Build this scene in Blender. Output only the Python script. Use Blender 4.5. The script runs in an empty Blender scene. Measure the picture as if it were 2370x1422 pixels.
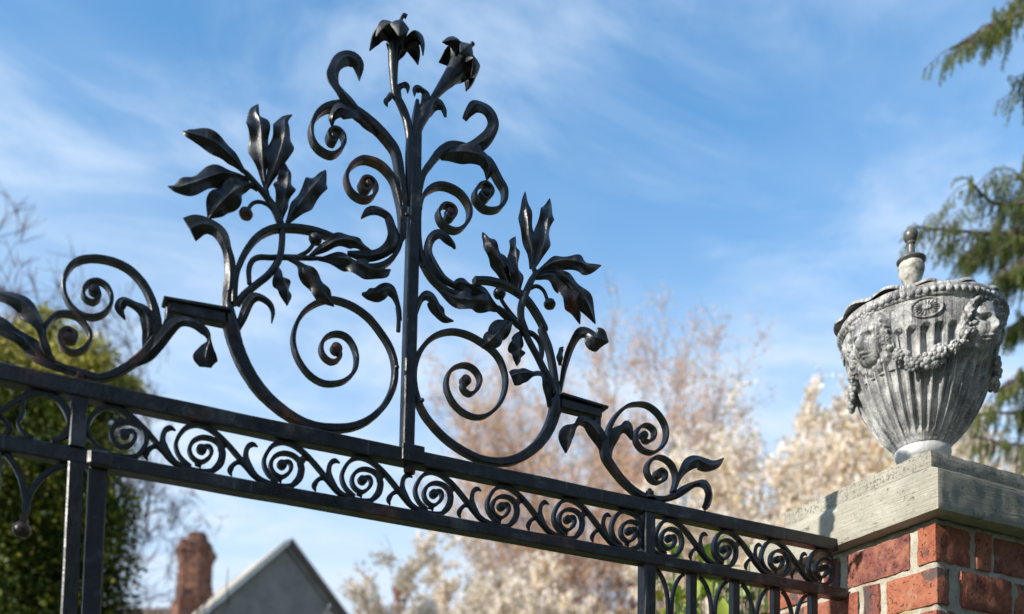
import bpy, math, random
import numpy as np
from mathutils import Vector, Matrix, noise as mnoise

# ------------------------------------------------------------------ camera
SC = bpy.context.scene
EYE = 1.55                                   # camera height above the ground
YAW, PIT, ROLL = math.radians(26.5), math.radians(3.6), math.radians(1.04)
FOC, PX, PY = 2320.0, 1185.0, 1841.0         # focal length / principal point of a shifted 35 mm lens (photo pixels)
fwd = Vector((math.sin(YAW)*math.cos(PIT), math.cos(YAW)*math.cos(PIT), math.sin(PIT)))
rt0 = Vector((math.cos(YAW), -math.sin(YAW), 0)); up0 = rt0.cross(fwd)
rt = rt0*math.cos(ROLL) + up0*math.sin(ROLL); up = up0*math.cos(ROLL) - rt0*math.sin(ROLL)
cam = bpy.data.cameras.new('camera'); camo = bpy.data.objects.new('camera', cam)
SC.collection.objects.link(camo); SC.camera = camo
M = Matrix((rt, up, -fwd)).transposed().to_4x4(); M.translation = (0, 0, EYE); camo.matrix_world = M
cam.sensor_width = 36.0; cam.sensor_fit = 'HORIZONTAL'; cam.lens = 36.0*FOC/2370.0
cam.shift_x = 0.0; cam.shift_y = (PY-711.0)/2370.0
cam.clip_start = 0.05; cam.clip_end = 3000
cam.dof.use_dof = True; cam.dof.focus_distance = 1.62; cam.dof.aperture_fstop = 3.6

# ------------------------------------------------------------------ light
SUN_DIR = Vector((1.0, 0.025, -0.46)).normalized()     # the way the light travels
el = math.asin(-SUN_DIR.z); rot = math.atan2(-SUN_DIR.x, -SUN_DIR.y)
sun = bpy.data.lights.new('sun', 'SUN'); sun.energy = 3.7; sun.angle = math.radians(0.55); sun.color = (1.0, 0.93, 0.82)
suno = bpy.data.objects.new('sun', sun); SC.collection.objects.link(suno)
suno.rotation_euler = SUN_DIR.to_track_quat('-Z', 'Y').to_euler()
W = bpy.data.worlds.new('World'); SC.world = W; W.use_nodes = True
def build_world():
    nt = W.node_tree; N = nt.nodes; N.clear(); Lk = nt.links.new
    out = N.new('ShaderNodeOutputWorld'); bg = N.new('ShaderNodeBackground'); bg.inputs[1].default_value = 0.15
    sky = N.new('ShaderNodeTexSky'); sky.sky_type = 'NISHITA'; sky.sun_disc = False
    sky.sun_elevation = el; sky.sun_rotation = rot % (2*math.pi); sky.air_density = 1.0; sky.dust_density = 0.5; sky.ozone_density = 2.5
    tc = N.new('ShaderNodeTexCoord'); sep = N.new('ShaderNodeSeparateXYZ'); Lk(tc.outputs['Generated'], sep.inputs[0])
    mx = N.new('ShaderNodeMath'); mx.operation = 'MAXIMUM'; mx.inputs[1].default_value = 0.06; Lk(sep.outputs[2], mx.inputs[0])
    dv = N.new('ShaderNodeVectorMath'); dv.operation = 'DIVIDE'
    cb = N.new('ShaderNodeCombineXYZ')
    for i in range(3): Lk(mx.outputs[0], cb.inputs[i])
    Lk(tc.outputs['Generated'], dv.inputs[0]); Lk(cb.outputs[0], dv.inputs[1])
    def layer(rotz, scale, nscale, detail, lo, hi, dist):
        mp = N.new('ShaderNodeMapping'); mp.inputs['Rotation'].default_value = (0, 0, rotz); mp.inputs['Scale'].default_value = scale
        mp.inputs['Location'].default_value = (3.1, 1.7, 0)
        Lk(dv.outputs[0], mp.inputs[0])
        no = N.new('ShaderNodeTexNoise'); no.inputs['Scale'].default_value = nscale; no.inputs['Detail'].default_value = detail
        no.inputs['Roughness'].default_value = 0.62; no.inputs['Distortion'].default_value = dist
        Lk(mp.outputs[0], no.inputs['Vector'])
        mr = N.new('ShaderNodeMapRange'); mr.interpolation_type = 'SMOOTHSTEP'
        mr.inputs['From Min'].default_value = lo; mr.inputs['From Max'].default_value = hi
        Lk(no.outputs['Fac'], mr.inputs['Value']); return mr.outputs[0]
    a = layer(CLOUD_ROT, (0.9, 1.4, 1.0), 2.3, 10, 0.38, 0.80, 0.55)
    b = layer(CLOUD_ROT+0.5, (0.8, 1.3, 1.0), 0.8, 4, 0.34, 0.76, 0.2)
    pl = N.new('ShaderNodeMath'); pl.operation = 'MULTIPLY_ADD'; Lk(a, pl.inputs[0]); pl.inputs[1].default_value = 0.62
    b2 = N.new('ShaderNodeMath'); b2.operation = 'MULTIPLY'; Lk(b, b2.inputs[0]); b2.inputs[1].default_value = 0.30; Lk(b2.outputs[0], pl.inputs[2])
    hs = N.new('ShaderNodeHueSaturation'); hs.inputs['Saturation'].default_value = 1.30; Lk(sky.outputs[0], hs.inputs['Color'])
    tn = N.new('ShaderNodeMix'); tn.data_type = 'RGBA'; tn.blend_type = 'MULTIPLY'; tn.inputs[0].default_value = 1; tn.inputs[7].default_value = (1.0, 1.10, 1.0, 1); Lk(hs.outputs[0], tn.inputs[6]); hs = tn
    hz = N.new('ShaderNodeMapRange'); hz.interpolation_type = 'SMOOTHSTEP'; Lk(sep.outputs[2], hz.inputs['Value'])
    for k_, q_ in (('From Min', 0.05), ('From Max', 0.70), ('To Min', 1.0), ('To Max', 0.04)): hz.inputs[k_].default_value = q_
    mxx = N.new('ShaderNodeMath'); mxx.operation = 'ADD'; mxx.use_clamp = True; Lk(pl.outputs[0], mxx.inputs[0]); Lk(hz.outputs[0], mxx.inputs[1]); pl = mxx
    mix = N.new('ShaderNodeMix'); mix.data_type = 'RGBA'; Lk(pl.outputs[0], mix.inputs[0])
    Lk(tn.outputs[2], mix.inputs[6]); mix.inputs[7].default_value = (2.6, 3.1, 3.75, 1)
    Lk(mix.outputs[2], bg.inputs[0]); Lk(bg.outputs[0], out.inputs[0])
CLOUD_ROT = 0.6
build_world()
SC.view_settings.view_transform = 'Standard'; SC.view_settings.look = 'None'
SC.view_settings.gamma = 1.0; SC.view_settings.use_curve_mapping = False
SC.view_settings.exposure = 0.95

# ------------------------------------------------------------------ helpers
C = SC.collection
def ray(px, py): return rt*((px-PX)/FOC) - up*((py-PY)/FOC) + fwd
def at(px, py, depth):
    """a far spot: bearing read off the photo, distance in metres chosen for the object"""
    p = ray(px, py)*depth; p.z += EYE; return p
def empty(name, loc, label, cat, group=None, rot=(0, 0, 0)):
    o = bpy.data.objects.new(name, None); C.objects.link(o); o.location = loc; o.rotation_euler = rot
    o.empty_display_size = 0.1; o['label'] = label; o['category'] = cat
    if group: o['group'] = group
    return o
def tag(o, label, cat, group=None):
    o['label'] = label; o['category'] = cat
    if group: o['group'] = group
    return o
def mesh(name, v, f, mat, parent=None, loc=(0, 0, 0), smooth=True, angle=40, mats=None, mi=None):
    me = bpy.data.meshes.new(name); me.from_pydata([tuple(p) for p in v], [], [tuple(q) for q in f]); me.update()
    for m in (mats or [mat]): me.materials.append(m)
    if mi is not None: me.polygons.foreach_set('material_index', mi)
    if smooth:
        me.polygons.foreach_set('use_smooth', [True]*len(me.polygons))
        if angle < 180: me.set_sharp_from_angle(angle=math.radians(angle))
    o = bpy.data.objects.new(name, me); C.objects.link(o); o.location = loc
    if parent: o.parent = parent
    return o
class MB:
    def __init__(s): s.v = []; s.f = []
    def add(s, v, f):
        b = len(s.v); s.v += [tuple(p) for p in v]; s.f += [tuple(i+b for i in q) for q in f]
def catmull(P, n=6):
    P = [np.array(p, float) for p in P]; out = []
    Q = [2*P[0]-P[1]] + P + [2*P[-1]-P[-2]]
    for i in range(1, len(Q)-2):
        p0, p1, p2, p3 = Q[i-1:i+3]
        for k in range(n):
            t = k/n
            out.append(0.5*((2*p1) + (p2-p0)*t + (2*p0-5*p1+4*p2-p3)*t*t + (3*p1-p0-3*p2+p3)*t**3))
    out.append(P[-1]); return out
YC = 1.335                                   # the wrought iron lies in this plane
def tube_geo(pts, rad, n=8, cap=True):
    """round sweep along 3D points"""
    pts = [Vector(p) for p in pts]; v = []; f = []; ref = None
    for i, p in enumerate(pts):
        t = (pts[min(i+1, len(pts)-1)]-pts[max(i-1, 0)]).normalized()
        if ref is None: ref = Vector((0, 1, 0)) if abs(t.y) < .9 else Vector((1, 0, 0))
        a = t.cross(ref); a = a.normalized() if a.length > 1e-6 else t.orthogonal().normalized(); b = a.cross(t).normalized(); ref = b
        for k in range(n):
            th = 2*math.pi*k/n; v.append(p + (a*math.cos(th)+b*math.sin(th))*rad[i])
    for i in range(len(pts)-1):
        for k in range(n):
            f.append((i*n+k, i*n+(k+1) % n, (i+1)*n+(k+1) % n, (i+1)*n+k))
    if cap: f.append(tuple(range(n-1, -1, -1))); f.append(tuple((len(pts)-1)*n+k for k in range(n)))
    return v, f
def bar_geo(P, hw, hd, eye=0, sub=7, y=YC, ch=.28, wob=.25, seed=0):
    """flat bar swept along a path in the gate plane; P in mm, hw = half thickness, hd = half depth"""
    pts = catmull([p[:2] for p in P], sub) if len(P) > 2 else [np.array(p[:2], float) for p in P]
    n = len(pts); L = np.r_[0, np.cumsum([np.linalg.norm(pts[i+1]-pts[i]) for i in range(n-1)])]; L /= L[-1]
    ks = np.linspace(0, 1, len(hw)) if len(hw) > 1 else [0]
    rng = random.Random(seed or int(pts[0][0]*7+pts[0][1]*13)); ph = rng.random()*6
    v = []; f = []
    for i in range(n):
        t = pts[min(i+1, n-1)]-pts[max(i-1, 0)]; t /= (np.linalg.norm(t) or 1); nn = np.array((-t[1], t[0]))
        a = np.interp(L[i], ks, hw) if len(hw) > 1 else hw[0]
        a *= 1+.06*wob*math.sin(i*1.7+ph)+.05*wob*math.sin(i*.63+2*ph); b = hd*(1+.05*wob*math.sin(i*.9+ph)); c = min(a, b)*ch
        for (q, r) in ((a, b-c), (a-c, b), (-a+c, b), (-a, b-c), (-a, -b+c), (-a+c, -b), (a-c, -b), (a, -b+c)):
            w = pts[i]+nn*q; v.append((w[0]/1e3, y+r/1e3, w[1]/1e3))
    for i in range(n-1):
        for k in range(8): f.append((i*8+k, i*8+(k+1) % 8, (i+1)*8+(k+1) % 8, (i+1)*8+k))
    f.append(tuple(range(7, -1, -1))); f.append(tuple((n-1)*8+k for k in range(8)))
    if eye:
        b0 = len(v); m = 14; cx, cz = pts[-1]
        prof = ((eye*.6, -hd*1.12), (eye, -hd*.8), (eye, hd*.8), (eye*.6, hd*1.12))
        for (r_, d) in prof:
            for k in range(m):
                th = 2*math.pi*k/m; v.append(((cx+r_*math.cos(th))/1e3, y+d/1e3, (cz+r_*math.sin(th))/1e3))
        for j in range(3):
            for k in range(m): f.append((b0+j*m+k, b0+j*m+(k+1) % m, b0+(j+1)*m+(k+1) % m, b0+(j+1)*m+k))
        f.append(tuple(b0+k for k in range(m-1, -1, -1))); f.append(tuple(b0+3*m+k for k in range(m)))
    return v, f
def leaf_geo(ctr, hw, nrm, th, cup=.25, ridge=.16, rip=.16, seed=1, m=9, freq=2.6, tilt=0.0):
    """forged leaf: 3D centre line (m), half widths (m), front normals; midrib, cupped blade, wavy edge, closed back"""
    rng = random.Random(seed); ph1, ph2 = rng.random()*6, rng.random()*6
    n = len(ctr); C3 = [Vector(c) for c in ctr]; us = np.linspace(-1, 1, m); fr = []; bk = []
    for i in range(n):
        t = (C3[min(i+1, n-1)]-C3[max(i-1, 0)]).normalized(); nn = Vector(nrm[i]); s = t.cross(nn)
        s = s.normalized() if s.length > 1e-6 else t.orthogonal().normalized(); nn = s.cross(t).normalized()
        if tilt:
            s2 = s*math.cos(tilt)+nn*math.sin(tilt); nn = nn*math.cos(tilt)-s*math.sin(tilt); s = s2
        q = i/(n-1); w = hw[i]; env = math.sin(math.pi*min(1, q*1.02))
        for u in us:
            e = w*(1+.17*env*math.sin(freq*2*math.pi*q+(ph1 if u > 0 else ph2)))*u
            h = -cup*w*abs(u)**1.6 + ridge*w*math.exp(-(u/.16)**2) + rip*w*env*abs(u)*math.sin(freq*2*math.pi*q+(ph1 if u > 0 else ph2)+1.2)
            p = C3[i]+s*e+nn*h; fr.append(p); bk.append(p-nn*th*(1-.55*abs(u)**2)-s*0)
    v = fr+bk; o = len(fr); f = []
    for i in range(n-1):
        for k in range(m-1):
            a = i*m+k; f.append((a, a+m, a+m+1, a+1)); f.append((o+a, o+a+1, o+a+m+1, o+a+m))
        a = i*m; f.append((a, o+a, o+a+m, a+m)); a = i*m+m-1; f.append((a, a+m, o+a+m, o+a))
    for i, flip in ((0, 0), (n-1, 1)):
        for k in range(m-1):
            a = i*m+k; q = (a, a+1, o+a+1, o+a); f.append(q[::-1] if flip else q)
    return v, f
def flat_leaf(pts, th, cup, arc, seed, hook):
    P = catmull(pts, 6); n = len(P); rng = random.Random(seed); sg = rng.uniform(.5, 1.2)
    dy = [p[3]/1e3 if len(p) > 3 else 0 for p in P]
    ctr = [(p[0]/1e3, YC-dy[i]-(arc*sg*math.sin(math.pi*i/(n-1)*.9))/1e3-.001, p[1]/1e3) for i, p in enumerate(P)]
    hw = [max(.0006, p[2]/1e3) for p in P]; nr = [(0, -1, 0)]*n
    return leaf_geo(ctr, hw, nr, th/1e3, cup, .14 if hook else .30, .25 if hook else .36, seed, 11, 2.2 if hook else 2.6, rng.uniform(-.42, .42))
def lathe_geo(prof, n=32, cx=0, cy=0, cz=0):
    v = []; f = []
    for r, z in prof:
        for k in range(n):
            th = 2*math.pi*k/n; v.append((cx+r*math.cos(th), cy+r*math.sin(th), cz+z))
    for j in range(len(prof)-1):
        for k in range(n): f.append((j*n+k, j*n+(k+1) % n, (j+1)*n+(k+1) % n, (j+1)*n+k))
    f.append(tuple(range(n-1, -1, -1))); f.append(tuple((len(prof)-1)*n+k for k in range(n)))
    return v, f
def ball_geo(c, r, n=16, m=10, sq=(1, 1, 1)):
    v = []; f = []
    for j in range(1, m):
        a = math.pi*j/m
        for k in range(n):
            th = 2*math.pi*k/n; v.append((c[0]+sq[0]*r*math.sin(a)*math.cos(th), c[1]+sq[1]*r*math.sin(a)*math.sin(th), c[2]-sq[2]*r*math.cos(a)))
    for j in range(m-2):
        for k in range(n): f.append((j*n+k, j*n+(k+1) % n, (j+1)*n+(k+1) % n, (j+1)*n+k))
    v.append((c[0], c[1], c[2]-sq[2]*r)); v.append((c[0], c[1], c[2]+sq[2]*r)); b = len(v)-2
    for k in range(n): f.append((b, (k+1) % n, k)); f.append((b+1, (m-2)*n+k, (m-2)*n+(k+1) % n))
    return v, f
def box_geo(x0, x1, y0, y1, z0, z1, c=.002, step=0, amp=0, seed=0, freq=8.0, edge=0):
    """bevelled box; with step>0 its faces are gridded and roughened with noise"""
    if not step:
        v = []; f = []
        # rounded by a chamfer: 24 verts
        import itertools
        idx = {}
        for sx, sy, sz in itertools.product((0, 1), repeat=3):
            X, Y, Z = (x0, x1)[sx], (y0, y1)[sy], (z0, z1)[sz]; dx, dy, dz = (c, -c)[sx], (c, -c)[sy], (c, -c)[sz]
            for ax, p in ((0, (X, Y+dy, Z+dz)), (1, (X+dx, Y, Z+dz)), (2, (X+dx, Y+dy, Z))):
                idx[(sx, sy, sz, ax)] = len(v); v.append(p)
        for ax in range(3):
            o = [i for i in range(3) if i != ax]
            for s in (0, 1):
                q = []
                for a, b in ((0, 0), (1, 0), (1, 1), (0, 1)):
                    k = [0, 0, 0]; k[ax] = s; k[o[0]] = a; k[o[1]] = b; q.append(idx[(*k, ax)])
                if (s == 0) ^ (ax == 1): q = q[::-1]
                f.append(q)
        for a1 in range(3):
            for a2 in range(a1+1, 3):
                a3 = 3-a1-a2
                for s1 in (0, 1):
                    for s2 in (0, 1):
                        k0 = [0]*3; k0[a1] = s1; k0[a2] = s2; k1 = list(k0); k1[a3] = 1
                        q = [idx[(*k0, a1)], idx[(*k1, a1)], idx[(*k1, a2)], idx[(*k0, a2)]]
                        if (s1 ^ s2) ^ (a3 == 1): q = q[::-1]
                        f.append(q)
        for sx, sy, sz in itertools.product((0, 1), repeat=3):
            q = [idx[(sx, sy, sz, a)] for a in range(3)]
            if (sx+sy+sz) % 2 == 0: q = q[::-1]
            f.append(q)
        return v, f
    d = (x1-x0, y1-y0, z1-z0); nn = [max(2, int(round(t/step))) for t in d]; v = []; f = []; key = {}
    def vid(i, j, k):
        if (i, j, k) in key: return key[(i, j, k)]
        p = [x0+d[0]*i/nn[0], y0+d[1]*j/nn[1], z0+d[2]*k/nn[2]]
        s = [(-1 if q == 0 else 1 if q == nn[a] else 0) for a, q in enumerate((i, j, k))]
        w = Vector((p[0]*freq+seed*3.7, p[1]*freq+seed*1.3, p[2]*freq))
        nz = mnoise.noise(w)*.65+mnoise.noise(w*2.7)*.35
        cnt = sum(1 for q in s if q)
        wear = (edge*(.6+.8*abs(mnoise.noise(w*1.9)))) if cnt >= 2 else 0
        for a in range(3):
            if s[a]: p[a] += s[a]*(amp*nz-wear)
        key[(i, j, k)] = len(v); v.append(tuple(p)); return key[(i, j, k)]
    for a in range(3):
        b, c_ = (a+1) % 3, (a+2) % 3
        for s in (0, 1):
            for i in range(nn[b]):
                for j in range(nn[c_]):
                    q = []
                    for (u, w) in ((0, 0), (1, 0), (1, 1), (0, 1)):
                        ix = [0, 0, 0]; ix[a] = nn[a]*s; ix[b] = i+u; ix[c_] = j+w; q.append(vid(*ix))
                    f.append(q if s else q[::-1])
    return v, f

# ------------------------------------------------------------------ materials
def new_mat(name):
    m = bpy.data.materials.new(name); m.use_nodes = True; nt = m.node_tree
    b = nt.nodes['Principled BSDF']; return m, nt, b
def nd(nt, t, **kw):
    n = nt.nodes.new(t)
    for k, v in kw.items():
        if k in n.inputs: n.inputs[k].default_value = v
        else: setattr(n, k, v)
    return n
def noise(nt, scale, detail=4, rough=.55, vec=None, dist=0):
    n = nd(nt, 'ShaderNodeTexNoise', Scale=scale, Detail=detail, Roughness=rough, Distortion=dist)
    if vec is None:
        tc = nt.nodes.get('TC') or nd(nt, 'ShaderNodeTexCoord'); tc.name = 'TC'; vec = tc.outputs['Object']
    nt.links.new(vec, n.inputs['Vector']); return n.outputs['Fac']
def ramp(nt, fac, *stops):
    r = nd(nt, 'ShaderNodeValToRGB'); e = r.color_ramp.elements
    while len(e) < len(stops): e.new(.5)
    for i, (p, c) in enumerate(stops):
        e[i].position = p; e[i].color = (*c, 1) if len(c) == 3 else c
    nt.links.new(fac, r.inputs[0]); return r.outputs[0]
def mixc(nt, fac, a, b, mode='MIX'):
    m = nd(nt, 'ShaderNodeMix', data_type='RGBA', blend_type=mode)
    for i, q in ((0, fac), (6, a), (7, b)):
        if isinstance(q, (int, float)): m.inputs[i].default_value = q
        elif isinstance(q, tuple): m.inputs[i].default_value = (*q, 1)
        else: nt.links.new(q, m.inputs[i])
    return m.outputs[2]
def rng_map(nt, v, a, b, c, d):
    m = nd(nt, 'ShaderNodeMapRange'); nt.links.new(v, m.inputs[0])
    for i, q in enumerate((a, b, c, d)): m.inputs[i+1].default_value = q
    return m.outputs[0]
def bump(nt, b, h, strength, dist):
    n = nd(nt, 'ShaderNodeBump', Strength=strength, Distance=dist); nt.links.new(h, n.inputs['Height']); nt.links.new(n.outputs[0], b.inputs['Normal'])
def mat_iron(name='black_iron', rust=.65, base=((.0025, .003, .0042), (.010, .0115, .015), (.038, .043, .053))):
    m, nt, b = new_mat(name)
    n1 = noise(nt, 60, 5, .65); n2 = noise(nt, 9, 6, .6); n3 = noise(nt, 23, 6, .7); n4 = noise(nt, 350, 3, .6)
    c = ramp(nt, n1, (.30, base[0]), (.55, base[1]), (.80, base[2]))
    tcp = nt.nodes['TC']; mpp = nd(nt, 'ShaderNodeMapping'); mpp.inputs['Scale'].default_value = (60, 60, 2.2); nt.links.new(tcp.outputs['Object'], mpp.inputs[0])
    chalk = noise(nt, 1.4, 5, .6, mpp.outputs[0], .5); c = mixc(nt, rng_map(nt, chalk, .655, .70, 0, .55), c, (.10, .135, .165))
    c = mixc(nt, rng_map(nt, noise(nt, 16, 3, .5), .45, .60, 0, .55), c, (.0025, .003, .004))
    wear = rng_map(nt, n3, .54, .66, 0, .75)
    c = mixc(nt, wear, c, (.07, .08, .097))  # bluish worn patches, brightened to paint some sheen onto the iron
    rs = ramp(nt, n1, (.3, (.05, .014, .006)), (.7, (.19, .055, .016)))
    mul = nd(nt, 'ShaderNodeMath', operation='MULTIPLY'); nt.links.new(rng_map(nt, n2, rust-.06, rust+.06, 0, 1), mul.inputs[0]); nt.links.new(rng_map(nt, n3, .42, .58, 0, 1), mul.inputs[1])
    c = mixc(nt, mul.outputs[0], c, rs)
    nt.links.new(c, b.inputs['Base Color'])
    nt.links.new(rng_map(nt, n3, .35, .65, .27, .58), b.inputs['Roughness'])
    b.inputs['Specular IOR Level'].default_value = .55
    add = nd(nt, 'ShaderNodeMath', operation='MULTIPLY_ADD'); nt.links.new(n4, add.inputs[0]); add.inputs[1].default_value = .18; nt.links.new(n1, add.inputs[2])
    bump(nt, b, add.outputs[0], .55, .0022)
    return m
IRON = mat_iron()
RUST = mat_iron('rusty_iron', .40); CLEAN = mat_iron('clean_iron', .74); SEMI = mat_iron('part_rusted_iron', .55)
def mat_brick():
    m, nt, b = new_mat('weathered_brick')
    g = nd(nt, 'ShaderNodeNewGeometry'); rnd = g.outputs['Random Per Island']
    c0 = ramp(nt, rnd, (0, (.17, .045, .032)), (.25, (.29, .088, .050)), (.45, (.12, .040, .044)), (.6, (.32, .115, .066)), (.85, (.24, .065, .04)), (1, (.13, .042, .04)))
    n1 = noise(nt, 38, 6, .7); n2 = noise(nt, 14, 4, .6); n3 = noise(nt, 130, 5, .75)
    c = mixc(nt, rng_map(nt, n1, .40, .62, 0, .65), c0, (.40, .17, .10)); c = mixc(nt, rng_map(nt, noise(nt, 75, 5, .75), .52, .64, 0, .45), c, (.12, .04, .035))
    # charred headers: grey-black burnt patches with their own outline
    th = nd(nt, 'ShaderNodeMath', operation='MULTIPLY_ADD'); nt.links.new(rnd, th.inputs[0]); th.inputs[1].default_value = -.26; th.inputs[2].default_value = .76
    gt = nd(nt, 'ShaderNodeMath', operation='SUBTRACT'); nt.links.new(n2, gt.inputs[0]); nt.links.new(th.outputs[0], gt.inputs[1])
    c = mixc(nt, rng_map(nt, gt.outputs[0], -.02, .02, 0, .88), c, (.075, .065, .065))
    pits = rng_map(nt, n3, .60, .68, 0, .85); c = mixc(nt, pits, c, (.03, .02, .018))
    lime = rng_map(nt, noise(nt, 22, 5, .7, None, .4), .62, .75, 0, .45); c = mixc(nt, lime, c, (.45, .38, .30))
    nt.links.new(c, b.inputs['Base Color']); b.inputs['Roughness'].default_value = .88; b.inputs['Specular IOR Level'].default_value = .25
    sub = nd(nt, 'ShaderNodeMath', operation='SUBTRACT'); nt.links.new(n1, sub.inputs[0]); nt.links.new(pits, sub.inputs[1]); bump(nt, b, sub.outputs[0], 1.0, .005)
    return m
def mat_mortar():
    m, nt, b = new_mat('lime_mortar'); n1 = noise(nt, 30, 6, .7); n2 = noise(nt, 240, 4, .7)
    c = ramp(nt, n1, (.3, (.27, .235, .17)), (.5, (.40, .37, .30)), (.68, (.55, .53, .48)))
    c = mixc(nt, rng_map(nt, noise(nt, 11, 4), .58, .7, 0, .6), c, (.30, .22, .08))
    nt.links.new(c, b.inputs['Base Color']); b.inputs['Roughness'].default_value = .95; bump(nt, b, n2, .9, .004); return m
def mat_stone():
    m, nt, b = new_mat('tooled_sandstone')
    tc = nd(nt, 'ShaderNodeTexCoord'); mp = nd(nt, 'ShaderNodeMapping'); mp.inputs['Scale'].default_value = (5, 5, 95); nt.links.new(tc.outputs['Object'], mp.inputs[0])
    st = noise(nt, 3.2, 5, .6, mp.outputs[0], .6); n1 = noise(nt, 9, 5, .6); n2 = noise(nt, 420, 3, .6)
    c = ramp(nt, n1, (.3, (.28, .265, .215)), (.55, (.37, .35, .29)), (.75, (.45, .43, .365)))
    c = mixc(nt, rng_map(nt, st, .45, .7, 0, .16), c, (.20, .19, .16))
    # dark lichen speckle lying thick on the upper slab
    sp = nd(nt, 'ShaderNodeSeparateXYZ'); nt.links.new(tc.outputs['Object'], sp.inputs[0])
    up_ = rng_map(nt, sp.outputs[2], 2.192, 2.206, .22, .85); mu = nd(nt, 'ShaderNodeMath', operation='MULTIPLY')
    nt.links.new(up_, mu.inputs[0]); nt.links.new(rng_map(nt, noise(nt, 190, 4, .75), .52, .62, 0, 1), mu.inputs[1])
    c = mixc(nt, mu.outputs[0], c, (.10, .105, .10)); c = mixc(nt, rng_map(nt, noise(nt, 5, 6, .7), .52, .66, 0, .45), c, (.17, .165, .15)); c = mixc(nt, rng_map(nt, noise(nt, 90, 3, .7), .64, .68, 0, .5), c, (.50, .50, .46))
    nt.links.new(c, b.inputs['Base Color']); b.inputs['Roughness'].default_value = .95; b.inputs['Specular IOR Level'].default_value = .2
    ad = nd(nt, 'ShaderNodeMath', operation='MULTIPLY_ADD'); nt.links.new(n2, ad.inputs[0]); ad.inputs[1].default_value = .30; nt.links.new(st, ad.inputs[2])
    pit = rng_map(nt, noise(nt, 55, 5, .75), .62, .72, 0, -1.4); ad2 = nd(nt, 'ShaderNodeMath', operation='ADD'); nt.links.new(ad.outputs[0], ad2.inputs[0]); nt.links.new(pit, ad2.inputs[1])
    bump(nt, b, ad2.outputs[0], .9, .0035); return m
def mat_lead(name='weathered_stone', pale=0.0):
    m, nt, b = new_mat(name)
    n1 = noise(nt, 30, 6, .7); n2 = noise(nt, 330, 4, .7); tc = nt.nodes['TC']
    sp = nd(nt, 'ShaderNodeSeparateXYZ'); nt.links.new(tc.outputs['Object'], sp.inputs[0])
    an = nd(nt, 'ShaderNodeMath', operation='ARCTAN2'); nt.links.new(sp.outputs[1], an.inputs[0]); nt.links.new(sp.outputs[0], an.inputs[1])
    cb = nd(nt, 'ShaderNodeCombineXYZ'); nt.links.new(an.outputs[0], cb.inputs[0]); nt.links.new(sp.outputs[2], cb.inputs[2])
    mp = nd(nt, 'ShaderNodeMapping'); mp.inputs['Scale'].default_value = (9, 1, 5); nt.links.new(cb.outputs[0], mp.inputs[0])
    st = noise(nt, 2.4, 6, .65, mp.outputs[0])
    c = ramp(nt, n1, (.32, (.15, .154, .163)), (.5, (.34, .345, .35)), (.66, (.62, .62, .61)))
    c = mixc(nt, rng_map(nt, st, .515, .60, 0, .74), c, (.050, .050, .058))          # soot running down in streaks
    top = rng_map(nt, sp.outputs[2], .20, .34, 0, 1); mu = nd(nt, 'ShaderNodeMath', operation='MULTIPLY'); nt.links.new(top, mu.inputs[0])
    nt.links.new(rng_map(nt, noise(nt, 26, 5, .7), .52, .64, 0, .55), mu.inputs[1]); c = mixc(nt, mu.outputs[0], c, (.085, .06, .068))
    c = mixc(nt, rng_map(nt, n2, .55, .63, 0, .62), c, (.045, .045, .052))
    c = mixc(nt, rng_map(nt, noise(nt, 240, 4, .7), .60, .66, 0, .7), c, (.66, .66, .64))
    if pale: c = mixc(nt, pale, c, (.66, .67, .68))
    nt.links.new(c, b.inputs['Base Color']); b.inputs['Roughness'].default_value = .82; b.inputs['Specular IOR Level'].default_value = .3
    ad = nd(nt, 'ShaderNodeMath', operation='ADD'); nt.links.new(n2, ad.inputs[0]); nt.links.new(n1, ad.inputs[1]); bump(nt, b, ad.outputs[0], .6, .0022); return m
def mat_simple(name, stops, scale=20, rough=.8, bump_s=0, bump_d=.01, transl=0, rand=None, detail=4, spec=.3):
    m, nt, b = new_mat(name)
    if rand: g = nd(nt, 'ShaderNodeNewGeometry'); f = g.outputs['Random Per Island']
    else: f = noise(nt, scale, detail, .65)
    c = ramp(nt, f, *stops); nt.links.new(c, b.inputs['Base Color']); b.inputs['Roughness'].default_value = rough; b.inputs['Specular IOR Level'].default_value = spec
    if bump_s: bump(nt, b, noise(nt, scale*3, 4, .65), bump_s, bump_d)
    if transl:
        out = nt.nodes['Material Output']; tr = nd(nt, 'ShaderNodeBsdfTranslucent'); nt.links.new(c, tr.inputs[0])
        ms = nd(nt, 'ShaderNodeMixShader', Fac=transl); nt.links.new(b.outputs[0], ms.inputs[1]); nt.links.new(tr.outputs[0], ms.inputs[2]); nt.links.new(ms.outputs[0], out.inputs[0])
    return m
BRICK, MORTAR, STONE, LEAD = mat_brick(), mat_mortar(), mat_stone(), mat_lead()
LEADPALE = mat_lead('pale_weathered_stone', .55)
PEWTER = mat_simple('pewter_finial', ((.3, (.06, .06, .055)), (.7, (.13, .125, .115))), 60, .38, .2, .001, spec=.6)
BUDSTONE = mat_simple('lichened_finial_stone', ((.36, (.11, .10, .07)), (.48, (.38, .37, .33)), (.65, (.56, .55, .51))), 70, .85, .5, .002)

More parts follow.
